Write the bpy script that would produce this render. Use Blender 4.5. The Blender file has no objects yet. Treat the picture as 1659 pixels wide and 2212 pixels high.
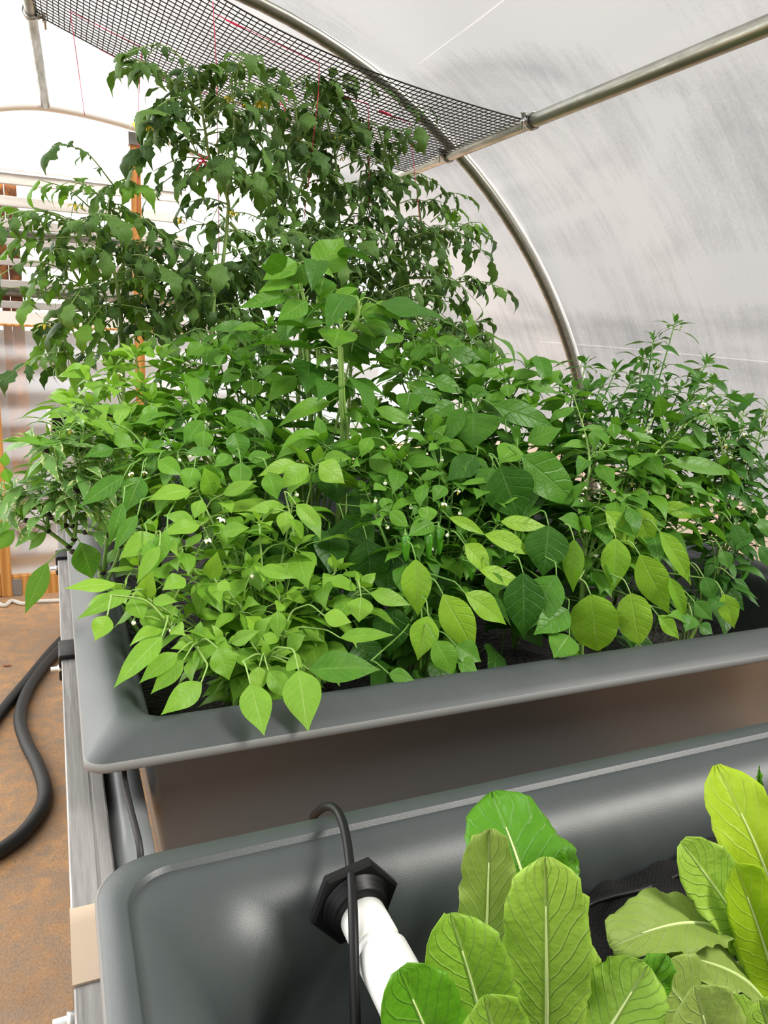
import bpy, math, random
import numpy as np
from mathutils import Vector, Matrix
random.seed(7)
RNG = np.random.default_rng(11)
SC = bpy.context.scene
COL = SC.collection

# ------------------------------------------------------------------ camera
F = 1650.955
R = np.array([[0.9187, 0.0471, -0.3909], [-0.3912, 0.2326, -0.8914], [0.0489, 0.9714, 0.2321]])
_u, _s, _v = np.linalg.svd(R); R = _u @ _v
cam = bpy.data.cameras.new('camera'); cam.sensor_fit = 'HORIZONTAL'; cam.sensor_width = 36
cam.lens = F / 1659 * 36; cam.clip_start = 0.02; cam.clip_end = 200
camo = bpy.data.objects.new('camera', cam); COL.objects.link(camo)
camo.matrix_world = Matrix([list(R[0]) + [0], list(R[1]) + [0], list(R[2]) + [0], [0, 0, 0, 1]])
SC.camera = camo

# ------------------------------------------------------------------ light
SC.view_settings.view_transform = 'Standard'
SC.view_settings.look = 'None'
SC.view_settings.gamma = 1.0
SC.view_settings.exposure = 0.95
w = bpy.data.worlds.new('overcast_sky'); SC.world = w; w.use_nodes = True
bg = w.node_tree.nodes['Background']
bg.inputs[0].default_value = (1.0, 0.99, 0.965, 1)
# overcast: brightest overhead and on the open left and far side, duller low down and behind
_n = w.node_tree.nodes; _l = w.node_tree.links
_tc = _n.new('ShaderNodeTexCoord'); _sp = _n.new('ShaderNodeSeparateXYZ'); _l.new(_tc.outputs['Generated'], _sp.inputs[0])
def _wm(op, a, b):
    n = _n.new('ShaderNodeMath'); n.operation = op
    for i, x in enumerate((a, b)):
        if isinstance(x, (int, float)): n.inputs[i].default_value = x
        else: _l.new(x, n.inputs[i])
    return n.outputs[0]
_v = _wm('ADD', .34, _wm('MULTIPLY', _wm('MAXIMUM', _sp.outputs[2], 0.0), .50))
_v = _wm('ADD', _v, _wm('MULTIPLY', _wm('MAXIMUM', _wm('MULTIPLY', _sp.outputs[0], -1.0), 0.0), .85))
_v = _wm('ADD', _v, _wm('MULTIPLY', _sp.outputs[1], .30))
_d = _n.new('ShaderNodeVectorMath'); _d.operation = 'DOT_PRODUCT'; _l.new(_tc.outputs['Generated'], _d.inputs[0])
_d.inputs[1].default_value = Vector((-.52, .80, .30)).normalized()
_v = _wm('ADD', _v, _wm('MULTIPLY', _wm('POWER', _wm('MAXIMUM', _d.outputs['Value'], 0.0), 8.0), 3.0))
_l.new(_wm('MAXIMUM', _v, .05), bg.inputs[1])
sl = bpy.data.lights.new('sun', 'SUN'); sl.energy = 8.5; sl.angle = math.radians(18); sl.color = (1.0, 0.96, 0.88)
so = bpy.data.objects.new('sun', sl); COL.objects.link(so)
so.rotation_euler = Vector((-0.56, 0.44, -0.70)).to_track_quat('-Z', 'Y').to_euler()
SC.cycles.max_bounces = 7; SC.cycles.diffuse_bounces = 3; SC.cycles.glossy_bounces = 3
SC.cycles.transmission_bounces = 4; SC.cycles.transparent_max_bounces = 8
SC.cycles.caustics_reflective = False; SC.cycles.caustics_refractive = False

# ------------------------------------------------------------------ picking points in the place
def ray(u, v):
    return R @ np.array([(u - 829.5) / F, -(v - 1106) / F, -1.0])
def at_y(u, v, y):
    r = ray(u, v); return r * (y / r[1])
def at_z(u, v, z):
    r = ray(u, v); return r * (z / r[2])
def at_x(u, v, x):
    r = ray(u, v); return r * (x / r[0])
def nrm(a):
    a = np.asarray(a, float); n = np.linalg.norm(a); return a / n if n > 1e-9 else a

RIM = -0.55       # height of the tank rims
FLOOR = -1.42
SOIL = -0.73

# ------------------------------------------------------------------ materials
def mat(name, col=(.5, .5, .5), rough=.5, metal=0.0, spec=.5):
    m = bpy.data.materials.new(name); m.use_nodes = True
    b = m.node_tree.nodes['Principled BSDF']
    if 'leaf' in name: spec = .3
    b.inputs['Base Color'].default_value = (*col, 1); b.inputs['Roughness'].default_value = rough
    b.inputs['Metallic'].default_value = metal; b.inputs['Specular IOR Level'].default_value = spec
    return m
class NT:
    def __init__(s, m): s.t = m.node_tree; s.n = s.t.nodes; s.l = s.t.links; s.b = s.n.get('Principled BSDF')
    def node(s, typ, **k):
        n = s.n.new(typ)
        for a, v in k.items():
            if a.startswith('i_'): n.inputs[a[2:].replace('_', ' ')].default_value = v
            else: setattr(n, a, v)
        return n
    def link(s, a, b): s.l.new(a, b)
    def math(s, op, a, b=None, clamp=False):
        n = s.n.new('ShaderNodeMath'); n.operation = op; n.use_clamp = clamp
        for i, x in enumerate((a, b)):
            if x is None: continue
            if isinstance(x, (int, float)): n.inputs[i].default_value = x
            else: s.l.new(x, n.inputs[i])
        return n.outputs[0]
    def ramp(s, fac, stops):
        n = s.n.new('ShaderNodeValToRGB'); e = n.color_ramp.elements
        while len(e) < len(stops): e.new(0.5)
        for el, (p, c) in zip(e, stops):
            el.position = p; el.color = (*c, 1) if len(c) == 3 else c
        s.l.new(fac, n.inputs[0]); return n.outputs[0]
    def noise(s, scale, detail=3, rough=.5, vec=None, dist=0):
        n = s.node('ShaderNodeTexNoise'); n.inputs['Scale'].default_value = scale
        n.inputs['Detail'].default_value = detail; n.inputs['Roughness'].default_value = rough
        n.inputs['Distortion'].default_value = dist
        if vec is not None: s.l.new(vec, n.inputs['Vector'])
        return n.outputs['Fac']
    def obj(s, sc=(1, 1, 1), rot=(0, 0, 0)):
        t = s.node('ShaderNodeTexCoord'); mp = s.node('ShaderNodeMapping')
        mp.inputs['Scale'].default_value = sc; mp.inputs['Rotation'].default_value = rot
        s.l.new(t.outputs['Object'], mp.inputs[0]); return mp.outputs[0]
    def bump(s, h, strength=.3, dist=.01):
        n = s.node('ShaderNodeBump'); n.inputs['Strength'].default_value = strength; n.inputs['Distance'].default_value = dist
        s.l.new(h, n.inputs['Height']); s.l.new(n.outputs[0], s.b.inputs['Normal']); return n
def mixrgb(N, fac, a, b, typ='MIX'):
    n = N.node('ShaderNodeMix', data_type='RGBA', blend_type=typ)
    if isinstance(fac, (int, float)): n.inputs[0].default_value = fac
    else: N.link(fac, n.inputs[0])
    for i, x in ((6, a), (7, b)):
        if isinstance(x, tuple): n.inputs[i].default_value = (*x, 1)
        else: N.link(x, n.inputs[i])
    return n.outputs[2]

def leaf_mat(name, lo, hi, vein, trans=.35, rough=.42, vscale=8, bump=.35, cream=None, pucker=True, vstr=.5, vb=-.6):
    """green between lo and hi by each leaf's own tint; paler midrib and side veins"""
    m = mat(name, hi, rough); N = NT(m)
    uv = N.node('ShaderNodeUVMap'); sp = N.node('ShaderNodeSeparateXYZ'); N.link(uv.outputs[0], sp.inputs[0])
    at = N.node('ShaderNodeAttribute', attribute_name='tint')
    ax = N.math('ABSOLUTE', N.math('SUBTRACT', sp.outputs[0], .5))
    mid = N.math('SUBTRACT', 1.0, N.math('MULTIPLY', ax, 26.0), True)
    wob = N.math('MULTIPLY', N.math('SUBTRACT', N.noise(25, 2, .5, N.obj()), .5), .10)
    ph = N.math('MULTIPLY', N.math('ADD', N.math('SUBTRACT', sp.outputs[1], N.math('MULTIPLY', ax, .42)), wob), vscale * 2 * math.pi)
    wv = N.math('POWER', N.math('MAXIMUM', N.math('COSINE', ph), 0.0), 14.0)
    side = N.math('MULTIPLY', wv, .55)
    vn = N.math('MAXIMUM', mid, side)
    nz = N.noise(60, 2, .5, N.obj())
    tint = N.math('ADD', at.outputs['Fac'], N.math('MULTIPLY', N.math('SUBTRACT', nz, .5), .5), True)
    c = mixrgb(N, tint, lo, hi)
    c = mixrgb(N, N.math('MULTIPLY', vn, vstr), c, vein)
    if cream:
        n2 = N.noise(45, 3, .6, N.obj(), 1.0)
        k = N.math('MULTIPLY', N.math('ADD', N.math('SUBTRACT', n2, .67), N.math('MULTIPLY', ax, .42)), 9.0, True)
        c = mixrgb(N, k, c, cream)
    N.link(c, N.b.inputs['Base Color'])
    h = N.math('ADD', N.math('MULTIPLY', vn, vb), N.math('MULTIPLY', N.noise(130, 2, .5, N.obj()), .5 if pucker else .2))
    N.bump(h, bump, .004)
    tr = N.node('ShaderNodeBsdfTranslucent')
    N.link(mixrgb(N, 1.0, c, (1.0, 1.0, .55), 'MULTIPLY'), tr.inputs[0])
    mx = N.node('ShaderNodeMixShader'); mx.inputs[0].default_value = trans
    N.link(N.b.outputs[0], mx.inputs[1]); N.link(tr.outputs[0], mx.inputs[2])
    N.link(mx.outputs[0], N.n['Material Output'].inputs[0])
    return m

M = {}
M['leaf_bright'] = leaf_mat('bright_pepper_leaf', (.12, .31, .022), (.27, .50, .050), (.40, .60, .12))
M['leaf_mid'] = leaf_mat('green_pepper_leaf', (.060, .20, .018), (.165, .39, .032), (.28, .50, .09))
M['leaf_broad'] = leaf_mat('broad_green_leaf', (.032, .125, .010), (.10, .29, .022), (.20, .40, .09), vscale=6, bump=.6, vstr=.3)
M['leaf_lime'] = leaf_mat('lime_pepper_leaf', (.22, .48, .026), (.36, .63, .05), (.46, .68, .15), trans=.45, vscale=7, bump=.5)
M['leaf_fine'] = leaf_mat('fine_chilli_leaf', (.034, .135, .018), (.095, .27, .032), (.18, .36, .07), bump=.25)
M['leaf_vari'] = leaf_mat('variegated_leaf', (.08, .22, .04), (.19, .38, .09), (.28, .46, .14), cream=(.62, .70, .34))
M['leaf_tomato'] = leaf_mat('tomato_leaf', (.032, .085, .016), (.105, .22, .036), (.14, .26, .06), trans=.22, rough=.6, vscale=5, bump=.5)
M['leaf_tomato_light'] = leaf_mat('light_tomato_leaf', (.08, .20, .02), (.18, .38, .045), (.22, .38, .09), trans=.35, rough=.6, vscale=5, bump=.5)
M['lettuce'] = leaf_mat('romaine_leaf', (.24, .47, .035), (.42, .63, .09), (.60, .74, .30), trans=.38, rough=.38, vscale=15, bump=.8, vstr=.5, vb=.55)
M['lettuce_pale'] = leaf_mat('pale_romaine_leaf', (.27, .40, .07), (.42, .55, .13), (.58, .68, .32), trans=.38, rough=.5, vscale=14, bump=.6, vstr=.5, vb=.5)
M['lettuce_yellow'] = leaf_mat('yellow_romaine_leaf', (.40, .62, .02), (.55, .72, .04), (.68, .80, .25), trans=.45, rough=.4, vscale=12, bump=.5, vstr=.4, vb=.5)
M['lettuce_dark'] = leaf_mat('dark_romaine_leaf', (.06, .22, .010), (.12, .34, .015), (.2, .42, .06), trans=.3, rough=.4, vscale=12, bump=.7, vstr=.4, vb=.5)
M['midrib'] = mat('pale_midrib', (.60, .73, .30), .45)
M['stem'] = mat('green_stem', (.14, .30, .05), .5)
M['stem_pale'] = mat('pale_green_stem', (.24, .40, .09), .5)
M['stem_tomato'] = mat('tomato_stem', (.20, .32, .085), .6)
M['stem_node'] = mat('dark_purple_node', (.025, .02, .018), .5)
M['petal'] = mat('white_petal', (.80, .82, .62), .5)
M['petal_yellow'] = mat('yellow_petal', (.75, .60, .03), .5)
M['chilli'] = mat('green_chilli_skin', (.06, .24, .012), .15, 0, .7)
M['dry_leaf'] = mat('dry_brown_leaf', (.35, .13, .05), .7)

def m_plastic():
    m = mat('grey_tank_plastic', (.055, .064, .064), .3, 0, .5); N = NT(m)
    n = N.noise(9, 4, .6, N.obj()); n2 = N.noise(900, 2, .5, N.obj())
    N.link(N.ramp(n, [(0, (.034, .042, .043)), (1, (.055, .065, .065))]), N.b.inputs['Base Color'])
    N.link(N.ramp(n, [(0, (.34,) * 3), (1, (.48,) * 3)]), N.b.inputs['Roughness'])
    N.bump(n2, .10, .002)
    return m
M['plastic'] = m_plastic()
M['body'] = mat('brownish_grey_tank_shell', (.105, .106, .106), .27, 0, .5)
def m_lip():
    m = mat('moulded_edge_plastic', (.20, .205, .20), .6); return m
M['lip'] = m_lip()
def m_galv(name, lo, hi, rough, metal=.75, sc=(60, 4, 60)):
    m = mat(name, hi, rough, metal); N = NT(m)
    n = N.noise(1.0, 5, .65, N.obj(sc)); N.link(N.ramp(n, [(.3, lo), (.7, hi)]), N.b.inputs['Base Color'])
    N.link(N.ramp(n, [(.3, (rough + .12,) * 3), (.7, (rough - .08,) * 3)]), N.b.inputs['Roughness'])
    return m
M['galv'] = m_galv('galvanised_strut', (.20, .19, .185), (.40, .39, .375), .42, .6, (160, 6, 160))
M['pipe'] = m_galv('galvanised_pipe', (.20, .20, .165), (.38, .38, .33), .32, .85, (40, 8, 40))
M['zinc'] = mat('zinc_bolt', (.62, .66, .66), .3, .9)
M['band'] = mat('clamp_steel', (.33, .33, .32), .4, .8)
M['black'] = mat('black_plastic', (.006, .006, .0065), .4, 0, .22)
M['rubber'] = mat('black_rubber', (.014, .013, .012), .55)
M['black_pipe'] = mat('black_drain_pipe', (.030, .031, .033), .28)
M['grey_sleeve'] = mat('grey_pipe_sleeve', (.20, .215, .22), .33)
M['net'] = mat('black_net_plastic', (.012, .012, .012), .5)
M['twine'] = mat('pink_twine', (.72, .03, .12), .7)
M['pvc'] = mat('white_pvc', (.80, .80, .77), .3)
M['white'] = mat('white_paint', (.78, .77, .74), .5)
M['tan'] = mat('tan_plate', (.52, .40, .29), .55)
M['cord'] = mat('white_cord', (.62, .58, .52), .7)
def m_bag():
    m = mat('black_mesh_fabric', (.005, .005, .005), .85, 0, .2); N = NT(m)
    ck = N.node('ShaderNodeTexChecker'); ck.inputs['Scale'].default_value = 420
    N.link(N.obj(), ck.inputs[0]); N.link(N.ramp(ck.outputs['Fac'], [(0, (.003,) * 3), (1, (.011,) * 3)]), N.b.inputs['Base Color']); return m
M['bag'] = m_bag()
def m_soil():
    m = mat('wet_dark_media', (.015, .012, .009), .8); N = NT(m)
    v = N.node('ShaderNodeTexVoronoi'); v.inputs['Scale'].default_value = 90; N.link(N.obj(), v.inputs[0])
    N.link(N.ramp(v.outputs['Color'], [(0, (.003, .003, .002)), (1, (.020, .016, .011))]), N.b.inputs['Base Color'])
    N.bump(v.outputs['Distance'], .8, .01); return m
M['soil'] = m_soil()
def m_floor():
    m = mat('stained_concrete', (.4, .25, .13), .8); N = NT(m)
    n1 = N.noise(3.2, 6, .62, N.obj(), .5); n2 = N.noise(22, 5, .7, N.obj()); n3 = N.noise(150, 3, .7, N.obj())
    c = N.ramp(n1, [(.30, (.20, .13, .085)), (.48, (.37, .205, .095)), (.62, (.47, .25, .105)), (.80, (.50, .34, .20))])
    c = mixrgb(N, N.ramp(n2, [(.38, (1,) * 3), (.62, (0,) * 3)]), c, (.27, .185, .12))
    c = mixrgb(N, .55, c, N.ramp(n3, [(.3, (.35, .32, .30)), (.6, (.85, .85, .85))]), 'MULTIPLY')
    g = N.node('ShaderNodeHueSaturation'); g.inputs['Value'].default_value = 1.35; N.link(c, g.inputs['Color'])
    N.link(g.outputs[0], N.b.inputs['Base Color']); N.bump(n3, .4, .004); return m
M['floor'] = m_floor()
def m_wood():
    m = mat('orange_pine', (.52, .24, .06), .45); N = NT(m)
    wv = N.node('ShaderNodeTexWave'); wv.inputs['Scale'].default_value = 9; wv.inputs['Distortion'].default_value = 6
    wv.inputs['Detail'].default_value = 3; N.link(N.obj((1, 1, .12)), wv.inputs[0])
    N.link(N.ramp(wv.outputs['Fac'], [(0, (.42, .18, .04)), (1, (.60, .30, .085))]), N.b.inputs['Base Color']); return m
M['wood'] = m_wood()
def m_rust():
    m = mat('rusty_steel', (.2, .07, .03), .8); N = NT(m); n = N.noise(14, 5, .7, N.obj())
    N.link(N.ramp(n, [(.3, (.05, .022, .015)), (.5, (.22, .08, .035)), (.7, (.55, .22, .06))]), N.b.inputs['Base Color']); return m
M['rust'] = m_rust()
def m_slat():
    return m_galv('weathered_slat', (.34, .32, .30), (.58, .56, .53), .5, .2, (3, 3, 30))
M['slat'] = m_slat()
def film(name, lo, hi, transp, trans):
    m = mat(name, hi, .35); N = NT(m)
    # dust: fine grain, runs where water washed it; broad bands are fold shading painted into the colour
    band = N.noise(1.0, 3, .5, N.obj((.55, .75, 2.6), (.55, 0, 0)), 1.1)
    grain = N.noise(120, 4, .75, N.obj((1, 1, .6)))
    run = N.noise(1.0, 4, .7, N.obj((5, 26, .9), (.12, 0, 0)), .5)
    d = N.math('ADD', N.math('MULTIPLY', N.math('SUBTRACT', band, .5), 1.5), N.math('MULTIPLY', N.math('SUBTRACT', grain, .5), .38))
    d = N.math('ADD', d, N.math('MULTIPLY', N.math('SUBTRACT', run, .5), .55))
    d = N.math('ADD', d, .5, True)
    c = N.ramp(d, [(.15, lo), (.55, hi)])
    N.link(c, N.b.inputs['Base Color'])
    tr = N.node('ShaderNodeBsdfTranslucent'); N.link(c, tr.inputs[0])
    mx = N.node('ShaderNodeMixShader'); mx.inputs[0].default_value = trans
    N.link(N.b.outputs[0], mx.inputs[1]); N.link(tr.outputs[0], mx.inputs[2])
    tp = N.node('ShaderNodeBsdfTransparent'); tp.inputs[0].default_value = (.98, .98, 1, 1)
    m2 = N.node('ShaderNodeMixShader'); m2.inputs[0].default_value = transp
    N.link(mx.outputs[0], m2.inputs[1]); N.link(tp.outputs[0], m2.inputs[2])
    N.link(m2.outputs[0], N.n['Material Output'].inputs[0]); return m
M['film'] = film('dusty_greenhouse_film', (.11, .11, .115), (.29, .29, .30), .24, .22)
M['film_end'] = film('clear_end_film', (.85, .85, .85), (.95, .95, .95), .60, .6)
def m_poly():
    m = mat('corrugated_clear_panel', (.75, .77, .80), .16); N = NT(m)
    tp = N.node('ShaderNodeBsdfTransparent'); tp.inputs[0].default_value = (.92, .94, .96, 1)
    mx = N.node('ShaderNodeMixShader'); mx.inputs[0].default_value = .50
    N.link(N.b.outputs[0], mx.inputs[1]); N.link(tp.outputs[0], mx.inputs[2])
    N.link(mx.outputs[0], N.n['Material Output'].inputs[0]); return m
M['poly'] = m_poly()

# ------------------------------------------------------------------ mesh helpers
class MB:
    def __init__(s): s.v = []; s.f = []; s.uv = []; s.t = []; s.mi = []; s.n = 0
    def add(s, verts, faces, uv=None, tint=.5, mi=0):
        verts = np.asarray(verts, float).reshape(-1, 3); k = len(verts)
        s.v.append(verts); s.uv.append(np.asarray(uv, float) if uv is not None else np.zeros((k, 2)))
        s.t.append(np.full(k, tint)); o = s.n
        s.f.extend([tuple(int(i) + o for i in f) for f in faces]); s.mi.extend([mi] * len(faces)); s.n += k
    def grid(s, P, uv=None, tint=.5, mi=0, closed=False):
        a, b = P.shape[:2]
        fs = []
        for i in range(a - 1):
            for j in range(b if closed else b - 1):
                j2 = (j + 1) % b
                fs.append((i * b + j, i * b + j2, (i + 1) * b + j2, (i + 1) * b + j))
        s.add(P.reshape(-1, 3), fs, uv, tint, mi)
    def box(s, lo, hi, mi=0):
        x0, y0, z0 = lo; x1, y1, z1 = hi
        v = [(x0, y0, z0), (x1, y0, z0), (x1, y1, z0), (x0, y1, z0), (x0, y0, z1), (x1, y0, z1), (x1, y1, z1), (x0, y1, z1)]
        s.add(v, [(3, 2, 1, 0), (4, 5, 6, 7), (0, 1, 5, 4), (1, 2, 6, 5), (2, 3, 7, 6), (3, 0, 4, 7)], mi=mi)
    def tube(s, pts, r, n=8, cap=True, mi=0, tint=.5):
        pts = np.asarray(pts, float); k = len(pts)
        rr = np.full(k, r) if np.isscalar(r) else np.asarray(r, float)
        T = np.gradient(pts, axis=0); T /= np.maximum(np.linalg.norm(T, axis=1, keepdims=True), 1e-9)
        ref = np.array([0, 0, 1.]) if abs(T[0][2]) < .9 else np.array([1., 0, 0])
        A = nrm(np.cross(T[0], ref)); rings = []
        an = np.linspace(0, 2 * math.pi, n, endpoint=False)
        for i in range(k):
            A = nrm(A - T[i] * np.dot(A, T[i])); B = np.cross(T[i], A)
            rings.append(pts[i] + rr[i] * (np.cos(an)[:, None] * A + np.sin(an)[:, None] * B))
        P = np.array(rings); uv = np.zeros((k * n, 2)); uv[:, 1] = np.repeat(np.linspace(0, 1, k), n)
        o = s.n; s.grid(P, uv, tint, mi, True)
        if cap:
            s.f.append(tuple(o + j for j in range(n))[::-1]); s.mi.append(mi)
            s.f.append(tuple(o + (k - 1) * n + j for j in range(n))); s.mi.append(mi)
    def lathe(s, c, axis, prof, n=20, mi=0):
        """prof: (distance along axis, radius)"""
        axis = nrm(axis); ref = np.array([0, 0, 1.]) if abs(axis[2]) < .9 else np.array([1., 0, 0])
        A = nrm(np.cross(axis, ref)); B = np.cross(axis, A); an = np.linspace(0, 2 * math.pi, n, endpoint=False)
        P = np.array([np.asarray(c) + axis * d + r * (np.cos(an)[:, None] * A + np.sin(an)[:, None] * B) for d, r in prof])
        o = s.n; s.grid(P, None, .5, mi, True); k = len(prof)
        s.f.append(tuple(o + j for j in range(n))[::-1]); s.mi.append(mi)
        s.f.append(tuple(o + (k - 1) * n + j for j in range(n))); s.mi.append(mi)
    def build(s, name, mats, parent=None, smooth=True, origin=None):
        me = bpy.data.meshes.new(name)
        V = np.concatenate(s.v) if s.v else np.zeros((0, 3))
        if parent is not None: V = V - np.array(parent.location)
        elif origin is not None: V = V - np.array(origin)
        me.from_pydata(V.tolist(), [], s.f)
        if not isinstance(mats, (list, tuple)): mats = [mats]
        for m in mats: me.materials.append(m)
        if len(mats) > 1: me.polygons.foreach_set('material_index', np.array(s.mi, dtype=np.int32))
        UV = np.concatenate(s.uv) if s.uv else np.zeros((0, 2))
        ul = me.uv_layers.new(name='UVMap'); li = np.zeros(len(me.loops), dtype=np.int32); me.loops.foreach_get('vertex_index', li)
        ul.data.foreach_set('uv', UV[li].astype(np.float32).ravel())
        a = me.attributes.new('tint', 'FLOAT', 'POINT'); a.data.foreach_set('value', np.concatenate(s.t).astype(np.float32))
        if smooth: me.polygons.foreach_set('use_smooth', np.ones(len(me.polygons), dtype=bool))
        me.update()
        o = bpy.data.objects.new(name, me); COL.objects.link(o)
        if parent is not None: o.parent = parent
        elif origin is not None: o.location = origin
        return o
def tag(o, label=None, cat=None, group=None, kind=None):
    if label: o['label'] = label
    if cat: o['category'] = cat
    if group: o['group'] = group
    if kind: o['kind'] = kind
    return o
def thing(name, label, cat, loc, group=None):
    o = bpy.data.objects.new(name, None); COL.objects.link(o); o.location = Vector([float(x) for x in loc])
    o.empty_display_size = .05
    return tag(o, label, cat, group)
def bevel(o, wdt=.003, seg=2):
    b = o.modifiers.new('bevel', 'BEVEL'); b.width = wdt; b.segments = seg; b.limit_method = 'ANGLE'; return o
def spline(pts, n=8):
    """Catmull-Rom through the points"""
    p = np.asarray(pts, float)
    if len(p) == 2: return np.array([p[0] + (p[1] - p[0]) * t for t in np.linspace(0, 1, n)])
    q = np.vstack([2 * p[0] - p[1], p, 2 * p[-1] - p[-2]]); out = []
    for i in range(1, len(q) - 2):
        for t in np.linspace(0, 1, n, endpoint=False):
            a, b, c, d = q[i - 1:i + 3]
            out.append(.5 * (2 * b + (c - a) * t + (2 * a - 5 * b + 4 * c - d) * t * t + (3 * b - a - 3 * c + d) * t ** 3))
    out.append(p[-1]); return np.array(out)

# ------------------------------------------------------------------ the setting
b = MB(); b.box((-6, -4, FLOOR - .1), (6, 9, FLOOR)); tag(b.build('floor', M['floor'], smooth=False), kind='structure')

PUR_Z = .66
C1 = at_z(1150, 262, PUR_Z); C2 = at_z(885, 370, PUR_Z)
G = nrm([C2[0] - C1[0], C2[1] - C1[1], 0]); H = np.array([G[1], -G[0], 0])   # along and across the tunnel
HOOP0 = at_z(985, 333, PUR_Z)
def hoop_pt(u, v):                     # a point of the hoop's upright plane
    r = ray(u, v); k = np.dot(HOOP0, G) / np.dot(r, G); p = r * k
    return np.dot(p - HOOP0, H), p[2]
hp = [hoop_pt(u, v) for u, v in ((550, 0), (760, 130), (985, 333), (1110, 490), (1190, 640), (1236, 785))]
# circle through the picked points
A_ = np.array([[2 * a, 2 * z, 1] for a, z in hp]); B_ = np.array([a * a + z * z for a, z in hp])
sol = np.linalg.lstsq(A_, B_, rcond=None)[0]; HC = sol[:2]; HR = math.sqrt(sol[2] + HC @ HC)
def arc(rad, a0, a1, n):
    return [(HC[0] + rad * math.cos(a), HC[1] + rad * math.sin(a)) for a in np.linspace(a0, a1, n)]
def hoop_profile(rad, top=math.radians(105)):
    pr = arc(rad, top, math.radians(-18), 44)
    pr = [p for p in pr if p[1] > FLOOR + .02]
    a, z = pr[-1]
    if z > FLOOR + .1: pr += [(a - .01, z * .5 + FLOOR * .5), (a - .02, FLOOR)]
    return pr
def hoop_world(p, along): return HOOP0 + H * p[0] + G * along + np.array([0, 0, p[1] - HOOP0[2]])

# film stretched over the hoops on the right
prof = hoop_profile(HR + .035)
YN = 60; P = np.zeros((YN, len(prof), 3))
for i, al in enumerate(np.linspace(-4.6, 1.62, YN)):
    for j, p in enumerate(prof):
        d = nrm([p[0] - HC[0], p[1] - HC[1]])
        sag = .018 * math.sin(al * 5.1 + j * .42) + .012 * math.sin(al * 9.7 - j * .31 + 1.3)
        q = (p[0] + d[0] * sag * .6, p[1] + d[1] * sag * .6)
        P[i, j] = hoop_world(q, al)
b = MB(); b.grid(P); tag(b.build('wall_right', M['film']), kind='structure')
# end wall of clear film above, panels and boards below
EW = 4.12
EAL = (EW + .03 - HOOP0[1]) / G[1]; z0 = at_y(60, 374, EW)[2]; cols = []
for a in np.linspace(-HR * .99, HR * 1.0, 60):
    x_ = HC[0] + a; zt_ = HC[1] + math.sqrt(max(HR * HR - a * a, 0))
    if zt_ > z0 + .02: cols.append([hoop_world((x_, z0), EAL), hoop_world((x_, zt_), EAL)])
b = MB(); b.grid(np.array(cols)); tag(b.build('wall_far', M['film_end'], smooth=False), kind='structure')

# hoop with its grey tape line
t = thing('greenhouse_hoop', 'curved dark galvanised hoop pipe holding up the white film on the right', 'pipe', hoop_world(hoop_profile(HR)[-1], 0))
pts = [hoop_world(p, 0) for p in hoop_profile(HR)]
b = MB(); b.tube(pts, .021, 12); b.build('hoop_pipe', M['pipe'], t)
b = MB(); b.tube([hoop_world(p, .012) + H * .028 for p in hoop_profile(HR + .004)], .016, 8); o = b.build('padding_strip', M['white'], t); o['label'] = 'pale strip between pipe and film'

def pipe_thing(name, label, p0, p1, r, m, cat='pipe'):
    t = thing(name, label, cat, p0); b = MB(); b.tube([p0, p0 + (p1 - p0) * .5, p1], r, 16); b.build('pipe_tube', m, t); return t
pa = C1 - G * 3.4; pb = C2 + G * 1.0
b = MB(); b.tube([pa, C1, C2, pb], .0215, 16); tag(b.build('purlin_pipe', M['pipe']), 'straight galvanised purlin pipe running up to the right edge below the film', 'pipe')
C3 = at_y(66, 26, C2[1]); C4 = C3 + (C1 - C2)
LE = at_y(98, 226, EW - .05)
LS = C3 + (C3 - LE) * 1.4
b = MB(); b.tube([LS, C3, LE], .019, 12); tag(b.build('purlin_pipe', M['pipe']), 'pale overexposed purlin pipe at the top left corner', 'pipe')
e0 = at_y(-60, 236, EW - .02); e1 = at_y(100, 232, EW - .02); e2 = at_y(290, 275, EW - .02); e3 = at_y(420, 330, EW - .02)
b = MB(); b.tube(spline([e0, e1, e2, e3], 6), .017, 10); tag(b.build('end_hoop_pipe', M['white']), 'white end hoop pipe crossing behind the tomatoes at upper left', 'pipe')

# ------------------------------------------------------------------ trellis net
nt = thing('trellis_net', 'black square mesh trellis net stretched overhead between two pipes', 'net', C1)
LX = np.linalg.norm(C3 - C2); LY = np.linalg.norm(C1 - C2); 
nx = int(LX / .0178); ny = int(LY / .0305)
def net_pt(a, c):      # a: 0 at right pipe..1 left ; c: 0 near..1 far
    p = C1 + (C4 - C1) * a + (C2 - C1) * c + (C3 - C4 - C2 + C1) * a * c
    s_ = 4 * a * (1 - a)
    p = p - np.array([0, 0, 1.]) * s_ * (.075 - .03 * c) + np.array([0, 0, .004 * math.sin(9 * a + 5 * c)])
    return p
b = MB()
for i in range(nx + 1):
    a = i / nx; b.tube([net_pt(a, c) + np.array([.0012 * math.sin(i * 1.7 + c * 21), 0, 0]) for c in np.linspace(0, 1, 18)], .0016, 4, False)
b.build('net_strand', M['net'], nt, False)
b = MB()
for j in range(ny + 1):
    c = j / ny; b.tube([net_pt(a, c) - np.array([0, 0, .0015]) for a in np.linspace(0, 1, 40)], .0017 if 0 < j < ny else .0023, 4, False)
o = b.build('net_cross_strand', M['net'], nt, False)

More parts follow.
